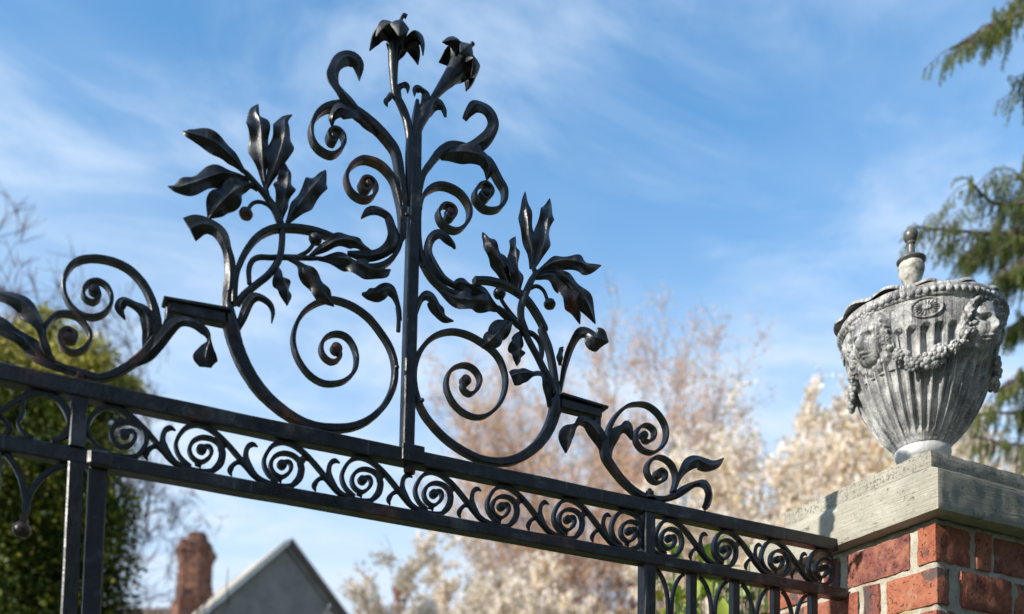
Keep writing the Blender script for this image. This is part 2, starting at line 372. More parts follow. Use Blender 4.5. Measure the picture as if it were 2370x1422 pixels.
# ------------------------------------------------------------------ traced wrought-iron shapes (mm in the gate plane: X along the gate, Z above ground)
BARS = [
  ('scroll',[(35.2,2146.2),(54.1,2144.6),(76.3,2144.5),(96.8,2157.4),(117.2,2177.6),(129.8,2195.2),(137.6,2209.9),(140,2221.5),(138.7,2237.6),(132.3,2259.6),(121.6,2278.6),(106.1,2292.4),(87.9,2298.3),(66.9,2297.6),(48,2290.8),(35.9,2279.3),(29.1,2261.5),(29.2,2245.6),(33.9,2232.8),(42.1,2223.5),(54.1,2219.1),(66.8,2221.2),(77.6,2230),(83.9,2242.8),(83.4,2255.3),(77,2265.2),(66.5,2268.1),(56.3,2262),(50.9,2250.7),(53.5,2241.7),(62.8,2239.4),(69.7,2247),(68.6,2254.8),(63.8,2255.2)],[4,4.5,5.5,6,4.6,3.2,2.6,2.4,2.3,2.2,2.2],6.5,7),
  ('scroll',[(9.4,2192.1),(20.1,2209.8),(32.3,2216.5),(46.4,2215),(57.9,2203.8),(61.9,2192.4),(56.6,2178.7),(45.2,2169.7),(35,2170.6),(27.7,2178.4),(27.5,2189.8),(34.6,2196.9),(43.3,2194.7),(45.2,2188.2),(41.5,2182.8),(36.7,2186)],[2.8,2.6,2.4,2.3],6.5,7),
  ('main_scroll',[(232,2256.3),(235,2244.4),(241.7,2224.5),(253.8,2200.4),(272.9,2175.9),(295.5,2158.3),(321,2145.7),(346.7,2140.1),(374.3,2142.7),(402.4,2150.7),(426.8,2165.8),(447.6,2189.4),(459.7,2213.3),(464.5,2235.7),(463.5,2258.7),(455.4,2279.9),(440.7,2298.4),(422.6,2314.9),(401.1,2324.5),(380.1,2327.3),(364.1,2324.9),(346.7,2314.9),(330.7,2298.9),(320.4,2278.5),(316.5,2258),(319.4,2240.2),(327.5,2224.6),(340.8,2211.1),(357.6,2204.5),(374.3,2206.5),(391,2214.9),(403.8,2230.8),(407.1,2248.7),(403.2,2264.9),(393.9,2276.8),(381.5,2279.9),(368.4,2275.4),(358.5,2264.6),(355.8,2251.2),(361.1,2241.2),(371.5,2237.2),(381.3,2243.4),(382.3,2252.1),(377.4,2257.5)],[10,8.5,6.2,4.6,3.8,3.2,2.8,2.6,2.6,2.5,2.4],7,8),
  ('arch_bar',[(235.6,2284.4),(235.4,2300.6),(236.4,2321.5),(240.7,2339.1),(248.4,2359.9),(259.2,2379.6),(271.6,2393.9),(287.9,2405.3),(309.7,2412.7),(331.9,2416.9),(351.6,2417.8),(373.1,2415)],[4],7,0),
  ('side_bar',[(467.6,2477.9),(468.1,2458.8),(467.1,2439.2),(460.7,2420),(449.5,2404.3),(433.4,2392.9),(416.4,2387.1)],[3,3.4,3.4],7,0),
  ('scroll',[(467.2,2470.1),(465.3,2490.7),(460.2,2514.2),(452.9,2531.1),(436.9,2544.1),(419.5,2546.8),(404.4,2542.6),(390.6,2528.4),(384.2,2511.1),(387.8,2496.3),(396.5,2487.8),(409.8,2485.4),(421.1,2490.9),(428.4,2502.9),(426.6,2513.7),(418,2519.1),(408.9,2515.6),(404.8,2507.2),(408.8,2499.7),(415.5,2499.2),(420.6,2507),(416.7,2509.6)],[1.5,4,4,3,2.5,2.3,2.2,2.2],8,6),
  ('branch',[(472.4,2444.6),(471,2482.8),(469.1,2511.2),(464.4,2540.7),(457.3,2571.3),(444.3,2586.2),(429.1,2597.4),(412.4,2606.1),(394.1,2612.2),(379.7,2614.2),(365.6,2609.4),(350,2599.7),(338.2,2584.7),(332.2,2566.5),(333.8,2549.2),(343.1,2538.3),(358.1,2534.5),(369.4,2540.5),(378.7,2555.1),(378.9,2566.9),(372.8,2573.8),(363.1,2573.6),(356,2564.2),(358.7,2554.8),(365.4,2554.4),(368.4,2561.4),(364.3,2561.8)],[1.5,5,6,6.5,6,3,2.4,2.2,2.2],8,6),
  ('branch',[(494.1,2505.7),(495.5,2529.6),(499.9,2552.6),(509.6,2570.5),(524,2593.7),(541.3,2609.7),(565,2615),(585.3,2610.5),(605.7,2606.8),(623.1,2585.6),(633.1,2572.6),(633.5,2556.4),(626.2,2541.9),(613.4,2533.8),(598.4,2532),(585.4,2541),(583.7,2552.5),(591.3,2566),(601.8,2571.5),(611.2,2565.4),(610.7,2556.2),(602.4,2546.4),(593.8,2549.7),(594.7,2557),(601.1,2557.1)],[1.5,4.5,5.5,6.5,6,4,2.6,2.3,2.2,2.2],8,6),
  ('scroll',[(496.4,2494.7),(497.1,2506.6),(501.7,2521.8),(512.5,2535.5),(526.5,2544.6),(542.9,2547),(560.7,2542.5),(573.5,2529),(576,2513.8),(570.1,2498),(557.8,2485.3),(544.4,2482.6),(531,2487.9),(525,2499.8),(528.4,2510.7),(536.4,2517.8),(547.7,2517.8),(552.5,2510.4),(548.6,2500.6),(542,2498.2),(538.4,2503),(542.8,2508.3)],[1.5,3.8,3,2.5,2.3,2.2,2.2],8,6),
  ('side_bar',[(494.7,2503.9),(494.2,2478.4),(495.5,2451.6),(501.2,2424.2),(513.7,2404.5),(530.3,2391.6),(548.8,2386),(565.3,2387.6)],[3.4,3.4,3.6],7,0),
  ('arch_bar',[(586.1,2416.3),(611.5,2422.5),(635.2,2422.7),(659.3,2417.7),(677.1,2408.4),(694.2,2390.5),(706.9,2371.4),(702.4,2369.5),(715.4,2342.1),(722.6,2315.2),(726.9,2291.6),(729.1,2271.7)],[4.2],7,0),
  ('main_scroll',[(728.1,2263.3),(727.3,2244.7),(718.7,2218.5),(702.4,2190.8),(679.6,2168.1),(653.7,2152),(628.1,2144.9),(602.7,2143.8),(577.6,2149.5),(550.7,2160.5),(528,2175.9),(509.5,2194.8),(498.1,2217),(493.1,2242.6),(496.1,2269.1),(508,2295),(526.6,2315.2),(550.8,2327.2),(575.5,2329.1),(598.7,2323.8),(621.3,2313.6),(635.6,2296.2),(641.7,2271.7),(636.7,2245.6),(624.3,2225),(607.6,2210.9),(588.8,2206),(569,2210.4),(554.3,2222.1),(545.3,2239.4),(545.9,2257),(554.5,2271.7),(572.5,2281.3),(588.8,2278.5),(598.4,2265.4),(594.1,2249.1),(583.8,2239.5),(573.8,2242.1),(570.1,2250),(575.1,2258)],[9,8,5.6,4.4,3.8,3.2,2.8,2.6,2.6,2.5,2.4],7,8),
  ('scroll',[(817.2,2218.6),(821.5,2192.1),(837.5,2172.4),(856.3,2156.5),(877.8,2144.4),(902.3,2139.1),(929.7,2141.7),(951.9,2150.8),(968.7,2162.2)],[8,7,5.5,5,4.6,4,3.6],7,0),
  ('scroll',[(820,2203.2),(821.1,2217.2),(824.8,2234),(836.8,2258.4),(857.3,2280.7),(878.7,2290.3),(900.5,2292.2),(921.3,2282.6),(935.4,2264.4),(936.1,2243.3),(925.5,2225.8),(909.6,2215.5),(891,2216.5),(879,2226.8),(877.2,2240.4),(885.1,2253.2),(898.1,2259.3),(911.4,2254.6),(912.9,2243.2),(904.7,2233.3),(894.9,2233.1),(892.9,2241.3)],[3.2,2.8,2.5,2.4,2.3,2.3],7,6.5),
  ('scroll',[(951.8,2157.9),(957.2,2181.3),(948.6,2202.1),(931.7,2210.6),(915.2,2208.5),(902.1,2195.8),(899.8,2182.1),(907.9,2170.1),(921.1,2167.5),(934.3,2175.1),(935.3,2186.6),(926.4,2190.3),(917.6,2184.4),(919.9,2178.9)],[3,2.6,2.4,2.3],7,6.5),
  ('ledge',[(152.4,2255.9),(224,2259.1)],[8.5],9,0),
  ('ledge_plate',[(145.7,2263.2),(230.8,2270.4)],[2],13,0),
  ('strut',[(153.6,2254.4),(153.3,2241.4),(150.3,2229.6),(144.2,2214.3)],[4.5,4.5,4.5,4],7,0),
  ('ledge',[(736.1,2257.9),(808.3,2257.4)],[8.5],9,0),
  ('ledge_plate',[(734.8,2270.5),(817.7,2267.2)],[2],13,0),
  ('strut',[(804.1,2253.3),(804.7,2230.5),(810.1,2215),(819.9,2198.3)],[4.5,4.5,4.5,4],7,0),
  ('drop_arc',[(-29.3,2029.8),(-18.4,2017.6),(-8.8,2000.8),(-3.7,1981.4),(-2,1964.8),(-3.4,1945.9)],[3.6],4.5,0),
  ('drop_arc',[(42.6,2026.5),(28.3,2018.2),(13.7,2003.4),(3.2,1984.4),(-0.5,1965),(-3.1,1946)],[3.6],4.5,0),
]
LEAVES = [
  ('stem_leaf',[(47.7,2145.7,3.3),(30.5,2147.7,6.3),(16.5,2151.2,8.6),(2.4,2159.9,9.8),(-8.6,2169.3,10.6),(-24,2177.4,10.2),(-39.1,2183.8,10.5),(-52.6,2188.7,7.9)],0,4,0.2,0),
  ('hook_leaf',[(22.5,2153.6,2.7),(13.6,2164.4,5.7),(7.6,2178.6,5),(4,2191.6,8),(-5.7,2204.6,13.3),(-19.7,2214.7,12),(-36.3,2218.8,8.8),(-49.5,2218.6,7)],0,2.5,0.35,10),
  ('hook_leaf',[(126.6,2192.6,3.7),(128.6,2205.8,7.1),(129.7,2220.6,7.8),(124.8,2237.5,8.4),(112.1,2245,5.9),(98.8,2248.7,5.9),(94.3,2238.4,6.3),(101.4,2225.9,1.1)],0,3,0.35,12),
  ('hook_leaf',[(110.9,2170.7,4.6),(126.9,2185.4,8.4),(141.2,2203.5,7.9),(154,2223.2,7.9),(167.1,2236.8,6.8),(184.3,2239.4,7.6),(198.4,2232.8,6.5),(204.1,2221.2,2.7),(201.9,2209.5,10.5),(200.6,2198,15.7),(201.8,2187.2,7.6)],0,3,0.3,10),
  ('hook_leaf',[(226.1,2274.5,6.8),(227.1,2288,7.5),(227.9,2302.9,7.8),(228.1,2319.2,7.5),(226,2337.8,8.8),(221.3,2352.6,6.8),(215.2,2367.1,7.8),(208,2375.2,8.7),(196.9,2378.4,10.5),(186,2375.8,13.4),(175.5,2368.2,14.9)],1,5,0.3,8),
  ('hook_leaf',[(240.4,2247.4,3.8),(245.5,2262,5.3),(250.6,2278.1,6.4),(258.6,2292.9,6.4),(268.4,2297.8,5.5),(280,2293.5,4.3),(286.1,2283.2,3.1),(285.9,2268.9,0.8)],1,3,0.35,10),
  ('leaf',[(242.5,2471.4,3.4),(232.4,2476.3,6.1),(222.4,2479.6,9.4),(209.6,2485,13.3),(192.8,2490.3,11.4),(175,2491.5,8.7),(165.4,2493.3,4.8),(161.2,2497.4,0.6)],1,1.2,0.3,14),
  ('leaf',[(249.9,2462.6,2.3),(230.1,2459.8,6.4),(210.8,2451.9,12.1),(190.6,2437.1,12.6),(170.7,2423.2,11),(156.2,2416.3,6.2),(145.8,2417.3,0.6)],1,1.2,0.3,14),
  ('leaf',[(261.7,2451.5,2.5),(250.3,2452.2,4.6),(239.2,2444.1,9.4),(228.3,2433.1,14.4),(217.6,2419.2,16.9),(206.9,2405.5,13.8),(197.9,2389.4,1.5)],1,1.2,0.3,18),
  ('leaf',[(272.4,2456.4,2.2),(266.6,2477.3,6.5),(263.1,2497.3,13.9),(260.7,2517.7,15.7),(258.5,2538.2,16),(253.2,2554.5,8.9),(257.7,2570.7,0.6)],1,1.2,0.3,14),
  ('leaf',[(273.1,2456.7,2.2),(278.3,2476.6,6.5),(283.5,2495.1,13),(289.9,2521.7,15.2),(291.5,2540.7,13.7),(293.2,2558.2,5.9),(304.3,2572.1,0.6)],1,1.2,0.3,10),
  ('leaf',[(294.8,2419.6,3.1),(294.2,2437.6,9.3),(296.5,2455.2,13.4),(297.5,2470.7,13.1),(298.5,2484.8,8.6),(297.3,2499,1.2)],1,1.2,0.3,10),
  ('leaf',[(302.2,2417.3,2.3),(312,2434.1,8.6),(324.7,2455,13.5),(339.1,2478.2,13.9),(347,2493.2,8.7),(353.7,2508.7,1)],1,1.2,0.3,14),
  ('leaf',[(288.8,2356,1.9),(292.9,2343.6,8.5),(297.6,2331.4,12.1),(303.2,2317.9,12.1),(306.7,2300,0.8)],1,1.2,0.3,12),
  ('leaf',[(305.3,2366.9,1.6),(318.8,2361.7,4.7),(329.6,2349.5,10.9),(343.5,2335.1,12.5),(357.5,2323.6,10.4),(371.5,2315.4,0.8)],1,1.2,0.3,16),
  ('leaf',[(335.3,2379.3,1.9),(353,2392.8,6.1),(371,2404.7,8.6),(391.3,2408.9,8.8),(406.3,2407.7,5.8),(423.4,2409.9,1.9)],1,1.2,0.3,16),
  ('leaf',[(347,2379.1,1.9),(364.3,2381.3,8),(384.7,2380.7,13.8),(401.6,2376.2,14.6),(420.5,2375.1,10),(439.5,2380.5,8.2),(452.3,2391.7,1)],1,1.2,0.3,16),
  ('hook_leaf',[(389.6,2400.9,2.9),(412.2,2402.3,7.3),(433,2409,8.2),(449,2423.2,9.4),(456.2,2441.7,9.4),(452.8,2459.8,8.2),(447.6,2471.6,9),(431.1,2474.1,8.2),(417.9,2469.9,6.2),(407.2,2456.7,1)],1,4,0.35,12),
  ('hook_leaf',[(419.8,2601.4,5.6),(401.4,2607.6,11.5),(385,2616.2,11.4),(370.4,2627.1,10.1),(361.1,2638.1,11.3),(360.7,2654.2,7.7),(369,2672,9.5),(381.3,2680.4,9.6),(394,2678,9.2),(398.2,2657.6,0.9)],2,4,0.3,14),
  ('hook_leaf',[(431.1,2594.4,7.5),(412.6,2600.6,11.5),(394.3,2604.1,12.2),(378.3,2600.1,10.6),(366,2595.7,10.6),(359.2,2585.1,6.2),(360.6,2574.8,1.5)],2,3,0.35,12),
  ('hook_leaf',[(457.4,2652.1,3.8),(449.8,2656.7,4.1),(443.4,2650.6,4.1),(439.4,2641.7,3.7),(442.5,2635.8,0.7)],3,2.5,0.35,4),
  ('hook_leaf',[(461,2659,3.4),(459.2,2669.5,3.8),(464.3,2677.9,4.5),(471.8,2678.9,4.5),(473.1,2668.7,0.8)],3,2.5,0.35,4),
  ('hook_leaf',[(495.4,2652.9,4.8),(499.9,2665.9,5.7),(500.6,2677.5,5.7),(492.8,2681.1,5.7),(484.3,2677,4.2),(483.6,2667.7,0.8)],3,2.5,0.35,4),
  ('hook_leaf',[(503.4,2644.5,4.8),(512.7,2659.2,6.7),(522.2,2668.4,6.5),(529.1,2665.2,5),(533.4,2653.8,1.9)],3,2.5,0.35,4),
  ('hook_leaf',[(539.5,2604.3,4.8),(565.1,2614.1,7.8),(584.9,2624.8,9.8),(600.9,2641,9.4),(607.7,2658.9,9.1),(602.2,2672.5,8.7),(590.8,2681,9.8),(577.6,2682,9.4),(568.8,2670.1,6.6),(563,2658.4,3.9)],2,4,0.3,12),
  ('hook_leaf',[(526,2594,7.7),(545.5,2598.8,12),(565.3,2601.7,14),(585.5,2600.9,12.9),(592,2601.4,10.3),(600.8,2590.2,9.3),(601.2,2574.6,1)],2,3,0.35,14),
  ('hook_leaf',[(569.3,2396.6,3),(550.5,2399.3,5.6),(532,2403.8,6.8),(517.4,2417.2,7.2),(508.9,2436.2,6.8),(512.5,2454.8,7.6),(523.4,2465.5,6.8),(536.6,2465,7.6),(548.1,2459.6,5.6),(553.4,2453.7,1.6)],4,4,0.35,10),
  ('leaf',[(470.6,2323.3,3.1),(466.8,2341.4,3.9),(459.5,2356.6,5.9),(447.8,2360.9,9.3),(432.7,2351.1,10.1),(421.4,2346.1,7.3),(411.5,2346.2,1.9)],2,1.6,0.3,10),
  ('leaf',[(492.7,2329.1,3.2),(495.1,2349,4.7),(502.7,2362.7,5.9),(514.8,2363,8.9),(523.2,2348.8,9.6),(535.6,2340.4,6.8),(552.9,2342.1,1)],4,1.6,0.3,10),
  ('leaf',[(643.9,2421.5,5.8),(629.3,2445.7,12),(617.1,2458.3,13.6),(606.1,2473.1,9.8),(599.5,2483.1,6.1),(596.5,2492.7,0.8)],4,1.2,0.3,12),
  ('leaf',[(660.5,2412,5.8),(655.7,2432.9,12.5),(650.9,2451.9,12.5),(647.8,2475.4,9.3),(647.9,2489.6,7.1),(652.1,2502.7,0.8)],4,1.2,0.3,12),
  ('leaf',[(682.8,2461.1,3.4),(680.1,2484.9,7.1),(671.8,2509.1,11.7),(668,2534.6,10.9),(665.8,2558.5,6.3),(667.6,2579.7,0.8)],4,1.2,0.3,12),
  ('leaf',[(687.6,2466.6,2.9),(694.5,2493.3,11.6),(699.7,2519.6,13.9),(702.6,2545.4,13.1),(707.9,2563.6,8.9),(711,2583,0.8)],4,1.2,0.3,12),
  ('leaf',[(690.7,2455.1,3.4),(707.4,2471.2,5.5),(730,2482.5,11.1),(757.7,2486.8,13.3),(781.1,2488.3,9.9),(805.9,2501.2,0.9)],4,1.2,0.3,14),
  ('leaf',[(693,2456.8,2.5),(716.6,2464.6,5.1),(737.3,2456,9.8),(758.4,2443.1,12.8),(777.4,2425.2,13.3),(796.6,2402,1.1)],4,1.2,0.3,14),
  ('leaf',[(688.6,2448.4,2.5),(710,2452.8,7.2),(730.7,2439.6,14),(744.8,2422.7,15.8),(756.6,2409.2,12.4),(767.4,2392.9,1.1)],4,1.2,0.3,18),
  ('leaf',[(627.4,2380.8,3.3),(608.1,2381.6,11.2),(587,2377.9,13.8),(566.2,2372.3,12.1),(545.6,2372.5,9),(524.9,2382.5,0.8)],4,1.2,0.3,16),
  ('leaf',[(651.6,2365.1,2.9),(625.2,2382.2,7),(599.3,2395.1,10.6),(578.1,2401.2,11.8),(561.4,2402.4,8.5),(549.1,2397,2)],4,2,0.3,10),
  ('leaf',[(660.4,2362.6,2.5),(647.2,2365.2,4.1),(630.2,2348.8,13.6),(617.7,2333.6,14.7),(607.3,2321,9.8),(599,2313,1.2)],4,1.2,0.3,16),
  ('leaf',[(667.1,2357.3,2.9),(660.8,2340.5,10.8),(658.5,2325.8,13.2),(659.2,2313.9,10.3),(659.4,2300.3,0.8)],4,1.2,0.3,12),
  ('hook_leaf',[(720.4,2249.3,5.3),(716.7,2268.8,9.5),(708.5,2285.3,10.5),(696,2293.5,7.1),(681.6,2289.1,3.7),(668.5,2286,12),(657.6,2283.4,15.7),(648.5,2279.3,12.4)],5,3,0.3,14),
  ('hook_leaf',[(736,2269.1,4.2,0),(737.8,2293.3,5.1,2),(738.6,2316.4,5.9,6),(740.6,2337.8,7.6,14),(747.1,2353.3,8.8,26),(754.9,2354.7,8.8,36),(762.7,2345.9,16.6,46),(775.1,2345.2,15,52),(786.9,2343.3,1.2,56)],5,2.5,0.3,14),
  ('hook_leaf',[(736.2,2320.5,2.5),(733.7,2332.2,5.1),(735.8,2345.1,3.8),(740.3,2351.4,1.1)],5,2.5,0.3,4),
  ('hook_leaf',[(818.8,2196.2,4.7),(809.5,2212.5,10.6),(796.3,2224.5,11.7),(780.8,2232.6,10.3),(765.5,2231.6,7.9),(756.8,2223,3.3),(748.2,2211.1,12.7),(745.1,2199.2,15.3),(746.2,2180.5,1.4)],6,3,0.3,14),
  ('hook_leaf',[(828.1,2186.6,4.3),(829.1,2209.7,7.1),(836.7,2230.7,8.1),(849.8,2241.6,8.1),(860.4,2245,10.5),(870,2228.4,2.4)],6,3,0.3,8),
  ('hook_leaf',[(929.7,2141,4.9),(951.9,2150.8,6.1),(971.5,2165,6.4),(988.5,2175.3,6.4),(1007.1,2176.4,9.9),(1019.7,2164.3,9),(1018.9,2149.8,9),(1011.8,2137.7,4.5)],6,3,0.3,12),
  ('hook_leaf',[(954.6,2161.9,3.7),(962.8,2184.7,4.9),(976.8,2204,9.4),(993.8,2218.1,12.9),(1017,2214.3,11.2),(1037.4,2220.7,7.5),(1054.5,2234.9,1)],6,2,0.3,12),
]
TUBES = [
  ('stem',[(239.8,2284.1,4.8),(248.4,2299.7,4.9),(264.8,2319.2,4.9),(280,2336.9,4.9),(291,2356.7,4.9),(295.5,2373.1,4.6),(296.7,2396.2,4.6),(294.3,2410.7,5),(292.7,2415.9,5.6),(285.6,2430.4,5.6),(275,2443.7,4.9),(261.6,2455.9,4.3),(246.9,2468.4,3.7),(235.3,2474.3,2.7)]),
  ('stem',[(254.9,2316.4,3.3),(253.5,2335.4,3.7),(257.3,2349.1,3.7),(266.4,2357.3,3.8),(282.1,2361.6,3.8),(299.4,2367.1,3.9),(321.4,2373.1,3.9),(340.7,2377.6,3.1),(355.7,2382.4,2.2)]),
  ('twig',[(280.3,2436.3,3.4),(275.1,2448.2,3.1),(273.1,2458.2,2.6),(273.2,2462.8,1.9)]),
  ('twig',[(682,2442.4,3.1),(688.5,2453.5,3.4),(696.2,2462.9,2.9)]),
  ('bud_stem',[(285.8,2425.9,2.5),(276.8,2433.6,2.6),(265.2,2435.2,2.6),(255.3,2429.8,2.6),(248.6,2417.9,2.6)]),
  ('bud_stem',[(319.8,2375,2.5),(331.5,2384.5,2.8),(338.6,2395.1,2.8),(341.4,2404.4,2.8)]),
  ('lily_stem',[(478.1,2497.7,1.5),(478.2,2523.7,4.5),(478.1,2549.6,6),(477.4,2575.4,6.2),(477.7,2599.7,6.2),(472.3,2625.8,6.4),(464.3,2643.4,6.4),(455.4,2656.9,5.6)]),
  ('trumpet',[(455.4,2656.9,5.6),(452.3,2663.2,4.9),(450.6,2683,6),(449.5,2703.1,7.5),(450.2,2723.9,9),(452.8,2741.8,9.8),(456.2,2753.5,12.5)]),
  ('pistil',[(456.9,2754.7,2.6),(457.7,2768.2,2.7),(461.5,2781,2.5),(464.3,2785,3),(468.1,2783.7,3.8)]),
  ('lily_stem',[(486.9,2500.6,1.5),(487.2,2526.6,4.2),(486.9,2552.6,5.7),(486.2,2578.4,5.9),(487.1,2603,6.1),(491.4,2625.1,7.6),(498.5,2644.6,9.2),(506.8,2662.7,7.3)]),
  ('trumpet',[(506.8,2662.7,5.4),(514.2,2676.8,5.4),(527.3,2698.9,8.1),(540.7,2719.2,12),(551.2,2738.6,14),(556.8,2752.4,14.8)]),
  ('pistil',[(561.9,2752.4,2.7),(567.6,2766.2,2.7),(572.3,2779.8,2.7),(574.5,2784.9,3.9)]),
  ('leaf_stem',[(467.7,2305.4,3.3),(467.8,2324.5,3.3),(465.4,2341,3.1)]),
  ('stem',[(685.4,2466.9,2.7),(686.4,2461.1,3.8),(688.5,2454.5,4.6),(681,2440.1,5.4),(672.5,2419.3,5.8),(665.2,2397,5.8),(665.6,2376.9,5.6),(673.7,2358.7,5.6),(670.3,2361.1,5.4),(678.3,2347,5.4),(694.3,2324.6,5.4),(708.2,2303.5,5.9),(719.8,2285.9,6.3),(725.7,2270.9,6.3)]),
  ('stem',[(625.2,2384.2,3.7),(642.6,2376.8,4.5),(658.1,2366.8,5),(673.7,2358.7,4.6),(687,2357.3,4.2),(698.4,2348,4.2),(702,2332.6,4.2),(699,2315.6,3.8)]),
  ('bud_stem',[(676.8,2426.6,3.1),(691.1,2435.8,3.1),(703.5,2432,2.9),(711,2417.6,3)]),
  ('bud_stem',[(658,2372.8,2.9),(644.7,2383.4,3.1),(633.6,2394.5,3.1),(629.1,2403.3,3.1)]),
  ('collar',[(226.7,2286.4,3),(229.5,2276.9,6),(232.1,2264.4,7.8),(235.3,2252,8.3),(238.5,2241,7.2),(242.5,2227.4,4.5)]),
  ('collar',[(732.1,2292.8,3),(730.1,2276,5.9),(728.2,2259.2,8),(725.5,2244.3,8),(720.8,2227,4.6)]),
]
FRIEZE_STEM = [
  (-10.9,-23.1),
  (-24.4,-12.6),
  (-30,0.9),
  (-26.8,14.4),
  (-18.2,27.4),
  (-6,33.9),
  (7.3,33.3),
  (20.9,27),
  (34.7,16.5),
  (50.5,1.3),
  (64.6,-12.7),
  (78.7,-22.7),
  (94.5,-26.6),
  (110.4,-26.7),
  (122.8,-22.5),
  (131.4,-10.8),
  (133.9,1.5),
  (130,13.5),
  (120,19.2),
  (106.6,18.4),
  (96.2,10.6),
  (92.5,-1),
  (96.7,-10.3),
  (106.6,-14.4),
  (115.6,-8.6),
  (120.4,0.7),
  (117.6,8.3),
  (110.5,7),
  (107.6,2.8),
]
FRIEZE_TIPS = [
  [(78.7,-23.5,2.8),(68.1,-13.8,4.5),(60.8,-1.8,4.3),(58.9,7.8,3.8),(61.4,17.9,3.8),(68,23.2,3.8),(75.1,21.5,0.9)],
  [(85.8,-28.1,2.4),(71.6,-18.1,4.7),(61,-9.2,4.6),(52,-4.7,4.1),(43.9,-9.2,3.4),(39.4,-18.1,3.8),(42.3,-25.3,0.7)],
  [(119.3,-26.5,2.8),(131.5,-11.7,5.3),(134.4,1.6,4.9),(132.8,9.7,4.2),(138,18.3,3.9),(143.8,15.2,0.7)],
  [(99.4,-11.5,2.1),(104,-17.4,5.2),(107.6,-22.6,0.5)],
]
DROP_BALL = (-4.7,1936.4,10.2)
BUDS = [
  (246.7,2410.6,9.5),
  (342.4,2406.7,9.4),
  (714.1,2411.3,9.7),
  (627.3,2407.2,9.9),
]
LILY_HEADS = [
  (456.3,2752.6,0.2),
  (557.8,2753.7,0.2),
]
BOLTS = [
  (52.2,2152,4.5),
  (903.5,2148.4,7.2),
]

# ------------------------------------------------------------------ ground
def ground():
    v, f = box_geo(-700, 700, -700, 700, -.4, 0, .01)
    o = mesh('ground', [(-900, -900, 0), (900, -900, 0), (900, 900, 0), (-900, 900, 0)], [(0, 1, 2, 3)],
             mat_simple('grass_ground', ((.3, (.035, .06, .015)), (.55, (.06, .09, .025)), (.75, (.09, .10, .04))), 3, .95, .5, .05), smooth=False)
    o['kind'] = 'structure'
    p = mesh('path', [(-.1, -8, .004), (1.05, -8, .004), (1.05, 9, .004), (-.1, 9, .004)], [(0, 1, 2, 3)],
             mat_simple('gravel_path', ((.3, (.16, .14, .11)), (.6, (.27, .24, .20)), (.8, (.36, .33, .28))), 60, .95, .6, .02), smooth=False)
    p['kind'] = 'structure'
ground()

# ------------------------------------------------------------------ iron gateway
gate = empty('iron_gateway', (.485, YC, 0), 'black wrought iron gateway with scrolls, leaves and two lilies on top', 'gate')
GO = Vector((.485, YC, 0))
def part(name, v, f, mat=IRON, parent=None, smooth=True, angle=38):
    """a part of the gateway; vertices given in world metres"""
    if parent is None or parent is gate: v = [(p[0]-GO.x, p[1]-GO.y, p[2]-GO.z) for p in v]; pa = gate
    else:
        o = GO+parent.location; v = [(p[0]-o.x, p[1]-o.y, p[2]-o.z) for p in v]; pa = parent
    return mesh(name, v, f, mat, pa, smooth=smooth, angle=angle)
def Z(z): return EYE+z
def forged(x0, x1, y0, y1, z0, z1, step=.012, amp=.0007, seed=0): return box_geo(x0, x1, y0, y1, z0, z1, step=min(step, (y1-y0)/3, (z1-z0)/3), amp=amp, seed=seed, freq=28, edge=.0016)
def longbar(x0, x1, y0, y1, z0, z1, seed=0, axis=0, c=.0018, amp=.0006):
    """long hand-forged bar: chamfered section swept along an axis with slight wander"""
    L = (x1-x0) if axis == 0 else (z1-z0); n = max(4, int(L/.02)); v = []; f = []
    for i in range(n+1):
        t = i/n; e = [amp*mnoise.noise(Vector((t*L*11+seed*9.1, k*5.3, seed))) for k in range(4)]
        a0, a1 = ((y0+e[0], y1+e[1]) if axis == 0 else (x0+e[0], x1+e[1])); b0, b1 = ((z0+e[2], z1+e[3]) if axis == 0 else (y0+e[2], y1+e[3]))
        for (p, q) in ((a0+c, b0), (a1-c, b0), (a1, b0+c), (a1, b1-c), (a1-c, b1), (a0+c, b1), (a0, b1-c), (a0, b0+c)):
            v.append((x0+L*t, p, q) if axis == 0 else (p, q, z0+L*t))
    for i in range(n):
        for k in range(8): f.append((i*8+k, i*8+(k+1) % 8, (i+1)*8+(k+1) % 8, (i+1)*8+k))
    f.append(tuple(range(7, -1, -1))); f.append(tuple(n*8+k for k in range(8)))
    return v, f
part('top_rail', *longbar(-.42, 1.301, 1.320, 1.343, Z(.560), Z(.582), 1))
part('lower_rail', *longbar(.064, 1.322, 1.318, 1.343, Z(.4755), Z(.4935), 2))
part('lower_rail', *longbar(-.42, .066, 1.324, 1.344, Z(.477), Z(.497), 3))
part('post', *longbar(.0424, .0612, 1.321, 1.345, 0, Z(.4765), 4, 2))
part('post', *longbar(.0424, .0612, 1.321, 1.345, Z(.4975), Z(.5595), 5, 2))
part('hanging_stile', *longbar(.0664, .0878, 1.3215, 1.349, 0, Z(.475), 6, 2))
part('post', *longbar(.889, .9105, 1.320, 1.3435, 0, Z(.475), 7, 2))
part('post', *longbar(.8885, .909, 1.320, 1.342, Z(.494), Z(.5595), 8, 2))
for i, x in enumerate((-.0365, .9903, 1.0795, 1.168, 1.254)):
    part('picket', *longbar(x-.0068, x+.0068, 1.327, 1.341, 0, Z(.475), 10+i, 2, .001))
